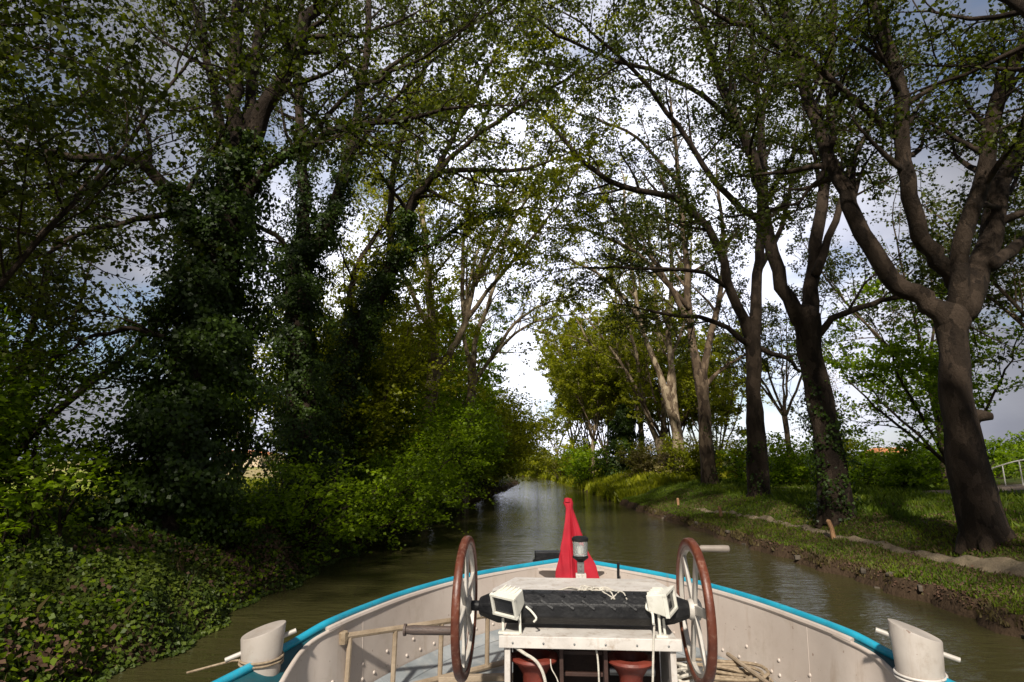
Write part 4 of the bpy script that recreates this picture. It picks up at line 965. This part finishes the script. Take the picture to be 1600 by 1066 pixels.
# crank grips standing out from the rims
p = at(716, 986, 3.2); q = p + np.array([-.27, 0, .0])
MB().lathe((p[0] - .02, p[1], p[2]), [(.02, 0), (.022, .03), (.024, .22), (.02, .255), (.03, .257), (.03, .268), (.012, .27)], 16, Matrix.Rotation(R(-90), 3, 'Y')).build('crank_grip', M['darkgrip'], w1, True, label='dark wooden crank grip')
p = at(1080, 857, 3.68)
MB().lathe((p[0] + .0, p[1], p[2]), [(.012, 0), (.014, .05), (.019, .06), (.021, .2), (.019, .22), (.012, .225)], 16, Matrix.Rotation(R(90), 3, 'Y')).build('crank_grip', M['greygrip'], w2, True, label='grey wooden crank grip')
# shaft and barrel
MB().tube([(BX - .70, AX.y, AX.z), (BX + .66, AX.y, AX.z)], .028, 12).build('shaft', M['black'], wl, True)
mb = MB(); xs = [-.585, -.53, -.47, .44, .50, .60]; rad = [.05, .075, .098, .098, .088, .05]; k = 8; V = []
for x_, r_ in zip(xs, rad):
    for j in range(k):
        a = 2 * math.pi * (j + .5) / k; V.append((BX + x_, AX.y + r_ * math.cos(a), AX.z + .0 + r_ * .9 * math.sin(a)))
mb.add(V, [(i * k + j, i * k + (j + 1) % k, (i + 1) * k + (j + 1) % k, (i + 1) * k + j) for i in range(5) for j in range(k)] + [tuple(range(k - 1, -1, -1)), tuple(5 * k + j for j in range(k))])
mb.build('barrel', M['black'], wl, bevel=.008)
mb = MB()   # diagonal raised treads on the barrel cladding
for i in range(7):
    for row, aa in ((0, 112.5), (1, 157.5)):
        a = R(aa); rr0 = .0915; x_ = BX - .36 + i * .115 + row * .05
        # outward direction towards the viewer and upwards
        dy, dz = math.cos(a), math.sin(a); c = (x_, AX.y + dy * rr0, AX.z + dz * rr0 * .9)
        rot = Matrix.Rotation(a - math.pi / 2, 3, 'X') @ Matrix.Rotation(R(-32), 3, 'Z')
        mb.box(c, (.085, .016, .010), rot, .004)
mb.build('barrel_tread', M['black'], wl)
MB().box((BX + .0, AX.y + .066, AX.z + .064), (.86, .05, .012), Matrix.Rotation(R(-30), 3, 'X'), .003).build('barrel_batten', M['black'], wl)
# front table (white boards) with lip
zt = 2.262
MB().box((BX + .03, 3.51, zt), (.93, .34, .022), None, .004).build('table_board', M['white_worn'], wl)
MB().box((BX + .03, 3.328, zt - .016), (.97, .022, .06), None, .004).build('table_lip', M['white_worn'], wl)
# posts and cheeks under it
for s in (-1, 1):
    MB().box((BX + .03 + s * .44, 3.37, (ZD + zt) / 2 - .03), (.032, .07, zt - ZD - .03), None, .006).build('post', M['white_worn'], wl)
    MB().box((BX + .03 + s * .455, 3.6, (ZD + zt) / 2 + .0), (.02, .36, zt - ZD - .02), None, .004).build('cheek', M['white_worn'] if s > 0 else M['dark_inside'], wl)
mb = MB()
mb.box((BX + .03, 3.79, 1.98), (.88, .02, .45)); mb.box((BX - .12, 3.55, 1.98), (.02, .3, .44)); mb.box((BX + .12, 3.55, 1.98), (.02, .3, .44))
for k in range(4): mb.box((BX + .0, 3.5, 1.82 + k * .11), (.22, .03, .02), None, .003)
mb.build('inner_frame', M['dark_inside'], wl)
MB().tube([(BX + .15, 3.55, 2.05), (BX + .4, 3.55, 2.05)], .03, 10).build('countershaft', M['steel'], wl, True)
# two red warping heads seen below the table
for s, x_ in ((-1, BX - .27), (1, BX + .26)):
    mb = MB(); c = (x_, 3.47, 1.865)
    mb.lathe(c, [(.10, -.08), (.07, .0), (.06, .1), (.065, .18), (.10, .235), (.128, .25), (.135, .262), (.13, .275), (.095, .28), (.088, .27), (.08, .22), (.01, .2)], 32)
    wh = mb.build('warping_head', M['redmetal'], wl, True)
    MB().lathe((c[0], c[1], c[2] + .2), [(.078, 0), (.078, .012), (.03, .02), (.03, .05), (.012, .055)], 20).build('head_core', M['dark_inside'], wh, True)  # dark disc and hub make the hollow read as a dark hole
# aft side: raised white cover board with chamfered corners
mb = MB(); z0 = 2.395
mb.prism([(BX - .54, 3.64), (BX + .60, 3.64), (BX + .61, 3.9), (BX + .54, 4.27), (BX - .43, 4.27), (BX - .55, 3.9)], z0 - .05, z0); mb.build('cover_board', M['white_worn'], wl, bevel=.006)
mb = MB(); mb.prism([(BX - .40, 3.83), (BX + .44, 3.83), (BX + .40, 4.2), (BX - .34, 4.2)], ZD, z0 - .052); mb.build('cover_box', M['white'], wl)

# brass bolts on the lip
for k in range(6): MB().lathe((BX - .38 + k * .165, 3.316, zt - .02), [(.006, 0), (.005, .003), (.002, .004)], 8, Matrix.Rotation(R(90), 3, 'X')).build('lip_screw', M['steel'], wl)

# ------------------------------------------------------------------ ropes on the windlass
def rope(name, pts, r, mat, label, cat='rope', n=40, group=None):
    return tag(MB().tube(smooth_line(pts, n), r, 7).build(name, mat, None, True), label, cat, group)
g = rng_(300)
mb = MB(); hub = np.array([BX + .06, 3.74, z0 + .02])
for k in range(16):
    a = g.uniform(-.1, 3.25); ln = g.uniform(.10, .24); d = np.array([math.cos(a) * ln * 1.15, -abs(math.sin(a)) * ln * .35, -.0]); zz = .012 + g.random() * .02
    if hub[1] + d[1] < 3.66: d[2] = -.012
    mid = hub + d * .5 + np.array([0, 0, zz])
    mb.tube(smooth_line([hub + g.normal(size=3) * [.02, .02, .004], mid, hub + d + [0, 0, -.01]], 10), .0042, 6)
for k in range(5):   # loops of the knot
    c = hub + g.normal(size=3) * [.03, .015, .006]; P = [c + np.array([math.cos(t) * .04, math.sin(t) * .025, .012 * math.sin(t * 2 + k) + .01]) for t in np.linspace(0, 6.0, 14)]; mb.tube(P, .0045, 6)
for k in range(5):   # frayed tails falling over the barrel
    x0 = hub[0] + .06 + g.normal() * .02; mb.tube(smooth_line([(x0, 3.68, z0 + .012), (x0 + .04, 3.58, 2.445), (x0 + .07 + g.normal() * .03, 3.5, 2.470), (x0 + .11 + g.normal() * .04, 3.43, 2.445)], 14), .004, 6)
tag(mb.build('rope_knot', M['rope'], None, True), 'tangled knot of pale cord lying across the middle of the black barrel', 'rope')
mb = MB()
for k in range(3): mb.tube(smooth_line([(BX - .04, 3.76, z0 + .008), (BX - .2, 3.70 + .03 * k, z0 + .007), (BX - .36, 3.78 - .02 * k, z0 + .007), (BX - .5, 3.72 + .02 * k, z0 + .007)], 20), .0045, 6)
tag(mb.build('cord', M['rope'], None, True), 'loose pale cord on the white cover board left of the knot', 'rope')
rope('hanging_rope', [at(1022, 975, 3.300), (at(1022, 985, 3.300)), at(1021, 1010, 3.295), at(1020, 1066, 3.280), at(1020, 1110, 3.280)], .006, M['rope'], 'pale rope hanging straight down in front of the right warping head', group='ropes under the windlass table')
rope('hanging_rope', [at(930, 1008, 3.360), at(934, 1030, 3.350), at(936, 1066, 3.340), at(937, 1110, 3.330)], .005, M['rope'], 'pale rope hanging down the middle of the dark opening', group='ropes under the windlass table')
rope('hanging_rope', [at(800, 1008, 3.360), at(818, 1020, 3.320), at(840, 1036, 3.300), at(852, 1066, 3.300), at(852, 1110, 3.300)], .0085, M['rope'], 'thick white rope curving over the left red warping head', group='ropes under the windlass table')
rope('hanging_rope', [at(860, 1030, 3.340), at(862, 1045, 3.330), at(872, 1066, 3.320), at(880, 1110, 3.320)], .003, M['rope'], 'thin cord hanging right of the thick white rope', group='ropes under the windlass table')
for (px, py, w_) in ((862, 1010, .05), (985, 1012, .06)):
    c = at(px, py, 3.330); mb = MB()
    for k in range(4): mb.tube([c + g.normal(size=3) * [w_ * .4, .004, .008], c + g.normal(size=3) * [w_ * .4, .004, .008]], .006, 6)
    tag(mb.build('rope_end', M['rope'], None, True), 'short knotted rope end under the table lip, ' + ('above the left warping head' if px < 900 else 'above the right warping head'), 'rope')

# ------------------------------------------------------------------ lantern, flag, lamps
lc = at(907, 870, 4.4); lx, ly = lc[0], 4.4
zt_ = at(907, 843, 4.4)[2]
la = empty('bow_lantern', (lx, ly, z0), 'small glass navigation lantern with black cap in front of the red flag', 'lantern')
MB().lathe((lx, ly, zt_ - .115), [(.045, 0), (.052, .004), (.055, .1), (.05, .104)], 24).build('glass', M['glass'], la, True)
MB().lathe((lx, ly, zt_ - .10), [(.018, 0), (.02, .04), (.014, .06), (.003, .065)], 12).build('bulb', M['casing'], la, True)
MB().lathe((lx, ly, zt_ - .011), [(.058, 0), (.06, .006), (.06, .02), (.045, .032), (.015, .036)], 24).build('cap', M['black'], la, True)
MB().lathe((lx, ly, zt_ - .155), [(.02, 0), (.03, .008), (.057, .028), (.057, .04)], 24).build('base', M['black'], la, True)
MB().box((lx, ly - .0, zt_ - .195), (.05, .022, .085), None, .004).lathe((lx, ly - .012, zt_ - .18), [(.008, 0), (.006, .006)], 8, Matrix.Rotation(R(90), 3, 'X')).lathe((lx, ly - .012, zt_ - .21), [(.008, 0), (.006, .006)], 8, Matrix.Rotation(R(90), 3, 'X')).build('bracket', M['steel'], la)
MB().box((lx, ly, zt_ - .26), (.075, .06, .05), None, .004).box((lx, ly, (zt_ - .28 + ZD) / 2), (.05, .05, zt_ - .28 - ZD), None, .003).build('post', M['white_worn'], la)

# furled flag on its staff
fx0, fy0 = at(898, 900, 5.3)[0], 5.3
ztop = at(893, 779, 5.3)[2]; zbot = at(900, 903, 5.3)[2] - .03
MB_ = MB().tube([(fx0 + .01, fy0, ZD), (fx0 - .035, fy0, ztop + .0)], .011, 8)
fl = empty('flag', (fx0, fy0, ZD), 'red flag hanging furled on a short staff at the bow', 'flag')
MB_.build('staff', M['oldwood'], fl, True)
n, k = 36, 64; V = []
prof_l = interp([(0, .035), (.06, .05), (.12, .03), (.3, .045), (.6, .085), (1, .115)]); prof_r = interp([(0, .02), (.06, .03), (.12, .022), (.3, .05), (.6, .1), (1, .17)])
for i in range(n):
    t = i / (n - 1); cx = fx0 - .035 + .03 * t; z = ztop + (zbot - ztop) * t; amp = .42 * min(1, t * 3)
    for j in range(k):
        a = 2 * math.pi * j / k; wv_ = 1 + amp * (.35 * math.sin(a * 5 + t * 2.5 + .6 + .4 * math.sin(t * 9)) + .28 * math.sin(a * 9 - t * 3 + .5 * math.sin(t * 13)) + .25 * math.sin(a * 2 + 1)) + .03 * math.sin(t * 26 + a * 3) * t
        rx = 1.1 * float(prof_l(t)) if math.cos(a) < 0 else 1.1 * float(prof_r(t)); ry = .02 + .05 * t
        notch = .35 * math.exp(-((a - 3 * math.pi / 2 - .1) / .16) ** 2) * min(1, t * 2)
        V.append((cx + rx * math.cos(a) * wv_, fy0 + ry * math.sin(a) * (wv_ - notch * 2.2), z + (.03 * math.sin(a * 3 + 1) * t if i == n - 1 else 0)))
F_ = [(i * k + j, i * k + (j + 1) % k, (i + 1) * k + (j + 1) % k, (i + 1) * k + j) for i in range(n - 1) for j in range(k)] + [tuple(range(k - 1, -1, -1))]
MB().add(V, F_).build('cloth', M['red'], fl, True)
MB().lathe((fx0 - .05, fy0, ztop - .03), [(.02, -.01), (.032, .0), (.03, .03), (.01, .036)], 12).build('knot', M['red'], fl, True)

def lamp(px, py, Y, yaw, pitch, lab, s, legs):
    c = Vector(tuple(at(px, py, Y))); root = empty('work_lamp', (c.x, c.y, zt + .01), lab, 'lamp', 'work lamps on the windlass')
    rot = Matrix.Rotation(R(yaw), 3, 'Z') @ Matrix.Rotation(R(pitch), 3, 'X') @ Matrix.Rotation(R(3 if s < 0 else -6), 3, 'Y')
    # body: rectangular casing, front at local -Y
    def T(p): return tuple(c + rot @ Vector(p))
    w, h, d = .077, .058, .10; mb = MB()
    P = [(-w, -.03, -h), (w, -.03, -h), (w, -.03, h), (-w, -.03, h), (-w * .8, d - .03, -h * .6), (w * .8, d - .03, -h * .6), (w * .8, d - .03, h * .85), (-w * .8, d - .03, h * .85)]
    mb.add([T(p) for p in P], [(0, 1, 2, 3), (7, 6, 5, 4), (0, 4, 5, 1), (1, 5, 6, 2), (2, 6, 7, 3), (3, 7, 4, 0)])
    body = mb.build('casing', M['casing'], root, bevel=.006)
    mb = MB()
    for a_, b_ in (((0, 0, h - .004), (2 * w + .012, .022, .014)), ((0, 0, -h + .004), (2 * w + .012, .022, .014)), ((-w + .003, 0, 0), (.014, .022, 2 * h - .01)), ((w - .003, 0, 0), (.014, .022, 2 * h - .01))):
        mb.box(T((a_[0], -.040, a_[2])), b_, rot, .002)
    mb.build('frame', M['casing'], body)
    MB().box(T((0, -.034, 0)), (2 * w - .016, .006, 2 * h - .018), rot).build('lamp_glass', M['screen'], body)
    mb = MB()
    for k in range(4): mb.box(T((-.045 + .03 * k, .035, h * .93)), (.008, .06, .014), rot, .002)
    mb.build('cooling_rib', M['casing'], body)
    # U bracket down to the table
    mb = MB()
    for lx_ in legs:
        top = Vector(T((lx_, .02, -h * .4))); mb.tube([top, (top.x, top.y, c.z - .07), (top.x + .004, max(3.36, top.y - .02), zt + .015)], .0075, 8)
    a_ = T((legs[0], .02, 0)); b_ = T((legs[1], .02, 0)); mb.box(((a_[0] + b_[0]) / 2, max(3.36, (a_[1] + b_[1]) / 2 - .02), zt + .016), (abs(a_[0] - b_[0]) + .03, .035, .01), None, .002)
    mb.build('bracket', M['casing'], root, True)
    return c, rot
lamp(794, 941, 3.38, -32, 20, 'cream work lamp facing the viewer beside the left handwheel', -1, (-.055, .06))
lamp(1036, 940, 3.38, 62, -6, 'cream work lamp turned away to the right, beside the right handwheel', 1, (-.035, .035))
rope('lamp_cable', [at(822, 948, 3.400), at(830, 955, 3.380), at(838, 966, 3.350), at(834, 972, 3.350)], .006, M['casing'], 'short pale cable behind the left work lamp', 'cable', 16)
rope('lamp_cable', [at(752, 962, 3.520), at(760, 945, 3.470), at(775, 950, 3.440)], .009, M['casing'], 'pale cable looping up beside the left handwheel', 'cable', 16)
rope('lamp_cable', [at(1014, 935, 3.420), at(1010, 950, 3.390), at(1019, 958, 3.350), at(1021, 975, 3.280)], .007, M['casing'], 'knotted cable at the left side of the right work lamp', 'cable', 16)

# ------------------------------------------------------------------ ladder lying on its side, left
ld = empty('wooden_ladder', (-.85, 3.75, ZD), 'weathered wooden ladder standing on its side behind the left handwheel', 'ladder')
A, B = at(541, 994, 3.72), at(792, 957, 4.5)
bot = lambda p: np.array([p[0], p[1] - .02, ZD + .03])
d = unit(B - A)
MB().tube([A - d * .02, A * .5 + B * .5, B], .019, 8).build('side_rail', M['oldwood'], ld, True)
MB().tube([bot(A) - d * .02, bot(B)], .02, 8).build('side_rail', M['oldwood'], ld, True)
MB().lathe(A - d * .02 - np.array([0, 0, .02]), [(.028, -.02), (.03, 0), (.03, .045), (.026, .05)], 8).build('end_binding', M['oldrope'], ld)
for f in (.02, .27, .55, .86):
    p = A * (1 - f) + B * f; MB().tube([p, bot(p)], .0165, 8).build('rung', M['oldwood'], ld, True)

# poles and coiled rope on the right of the deck
a, b_ = at(1137, 1022, 4.4), at(1210, 1075, 3.85)
tag(MB().tube([a, (a + b_) / 2, b_], .014, 8).build('boat_hook', M['oldwood'], None, True), 'thin wooden pole lying against the right bulwark', 'pole')
mb = MB()
for k in range(9):
    c = (at(1110, 1052, 4.1)); r_ = .10 + .016 * k; z_ = ZD + .03 + .02 * (k % 4) + .03 * (k > 4)
    P = [(c[0] + 0.05 + math.cos(t) * r_ * 1.5 + g.normal() * .004, 4.15 + math.sin(t) * r_ * .9, z_ + .008 * math.sin(3 * t + k)) for t in np.linspace(0, 6.15, 40)]; mb.tube(P, .011, 6)
tag(mb.build('rope_coil', M['oldrope'], None, True), 'coil of brown rope on the deck at the foot of the right handwheel', 'rope')
mb = MB()
for k in range(5):
    c0 = at(1078, 1064, 3.75); P = [c0 + np.array([math.cos(t) * .07 + g.normal() * .003, math.sin(t) * .05, .02 + .012 * k + .03 * math.sin(t + k)]) for t in np.linspace(0, 6.1, 26)]; mb.tube(P, .01, 6)
tag(mb.build('rope_coil', M['rope'], None, True), 'small pale coil of rope tied under the right handwheel', 'rope')
# plank on the left deck behind the ladder foot
a = at(745, 1058, 4.1); tag(MB().box((a[0], 4.1, ZD + .05), (.5, .05, .035), Matrix.Rotation(R(8), 3, 'Z'), .004).build('plank', M['oldwood'], None), 'short wooden plank lying left of the windlass', 'plank')

# ------------------------------------------------------------------ light
w = bpy.data.worlds.new('World'); SC.world = w; w.use_nodes = True; nt = w.node_tree; L = nt.links.new
bg = nt.nodes['Background']
SUN_EL, SUN_AZ = 42, 188          # azimuth clockwise from +Y (the canal direction): behind the boat, a little to the left
sky = nd(nt, 'ShaderNodeTexSky', sky_type='NISHITA'); sky.sun_disc = False; sky.sun_elevation = R(SUN_EL); sky.sun_rotation = R(SUN_AZ)
tc = nd(nt, 'ShaderNodeTexCoord')
mp = nd(nt, 'ShaderNodeMapping'); mp.inputs['Scale'].default_value = (1, 1, 2.2); mp.inputs['Location'].default_value = (.3, .1, .4); L(tc.outputs['Generated'], mp.inputs[0])
n1 = nd(nt, 'ShaderNodeTexNoise'); n1.inputs['Scale'].default_value = 2.3; n1.inputs['Detail'].default_value = 7; n1.inputs['Roughness'].default_value = .55; L(mp.outputs[0], n1.inputs['Vector'])
cov = nd(nt, 'ShaderNodeMapRange'); cov.inputs[1].default_value = .33; cov.inputs[2].default_value = .50; L(n1.outputs['Fac'], cov.inputs[0])
n2 = nd(nt, 'ShaderNodeTexNoise'); n2.inputs['Scale'].default_value = 4.5; n2.inputs['Detail'].default_value = 6; L(mp.outputs[0], n2.inputs['Vector'])
cc = nd(nt, 'ShaderNodeValToRGB'); e = cc.color_ramp.elements; e[0].position = .3; e[0].color = (4.2, 4.4, 5.4, 1); e[1].position = .7; e[1].color = (6.9, 7.0, 7.8, 1); L(n2.outputs['Fac'], cc.inputs[0])
# the cloud deck is thinnest and brightest low over the end of the canal
dt = nd(nt, 'ShaderNodeVectorMath', operation='DOT_PRODUCT'); L(tc.outputs['Generated'], dt.inputs[0]); dt.inputs[1].default_value = Vector((-.02, .97, .2)).normalized()
br = nd(nt, 'ShaderNodeMapRange', interpolation_type='SMOOTHSTEP'); br.inputs[1].default_value = .76; br.inputs[2].default_value = 1.0; br.inputs[3].default_value = .42; br.inputs[4].default_value = 2.15; L(dt.outputs['Value'], br.inputs[0])
ml = nd(nt, 'ShaderNodeMix', data_type='RGBA', blend_type='MULTIPLY'); ml.inputs[0].default_value = 1; L(cc.outputs[0], ml.inputs[6]); L(br.outputs[0], ml.inputs[7])
mx = nd(nt, 'ShaderNodeMix', data_type='RGBA'); L(cov.outputs[0], mx.inputs[0]); L(sky.outputs[0], mx.inputs[6]); L(ml.outputs[2], mx.inputs[7])
L(mx.outputs[2], bg.inputs['Color']); bg.inputs['Strength'].default_value = .1
sd = bpy.data.lights.new('sun', 'SUN'); sd.energy = 4.7; sd.angle = R(2.5); sd.color = (1, .93, .82)
so = bpy.data.objects.new('sun', sd); COL.objects.link(so)
az, el = R(SUN_AZ), R(SUN_EL)
sv = Vector((math.sin(az) * math.cos(el), math.cos(az) * math.cos(el), math.sin(el)))
so.rotation_euler = sv.to_track_quat('Z', 'Y').to_euler()
so.location = (0, -5, 30)
SC.view_settings.view_transform = 'Standard'; SC.view_settings.look = 'None'; SC.view_settings.exposure = .36; SC.view_settings.gamma = 1
SC.render.engine = 'CYCLES'
SC.cycles.max_bounces = 6; SC.cycles.diffuse_bounces = 3; SC.cycles.glossy_bounces = 3; SC.cycles.transmission_bounces = 4
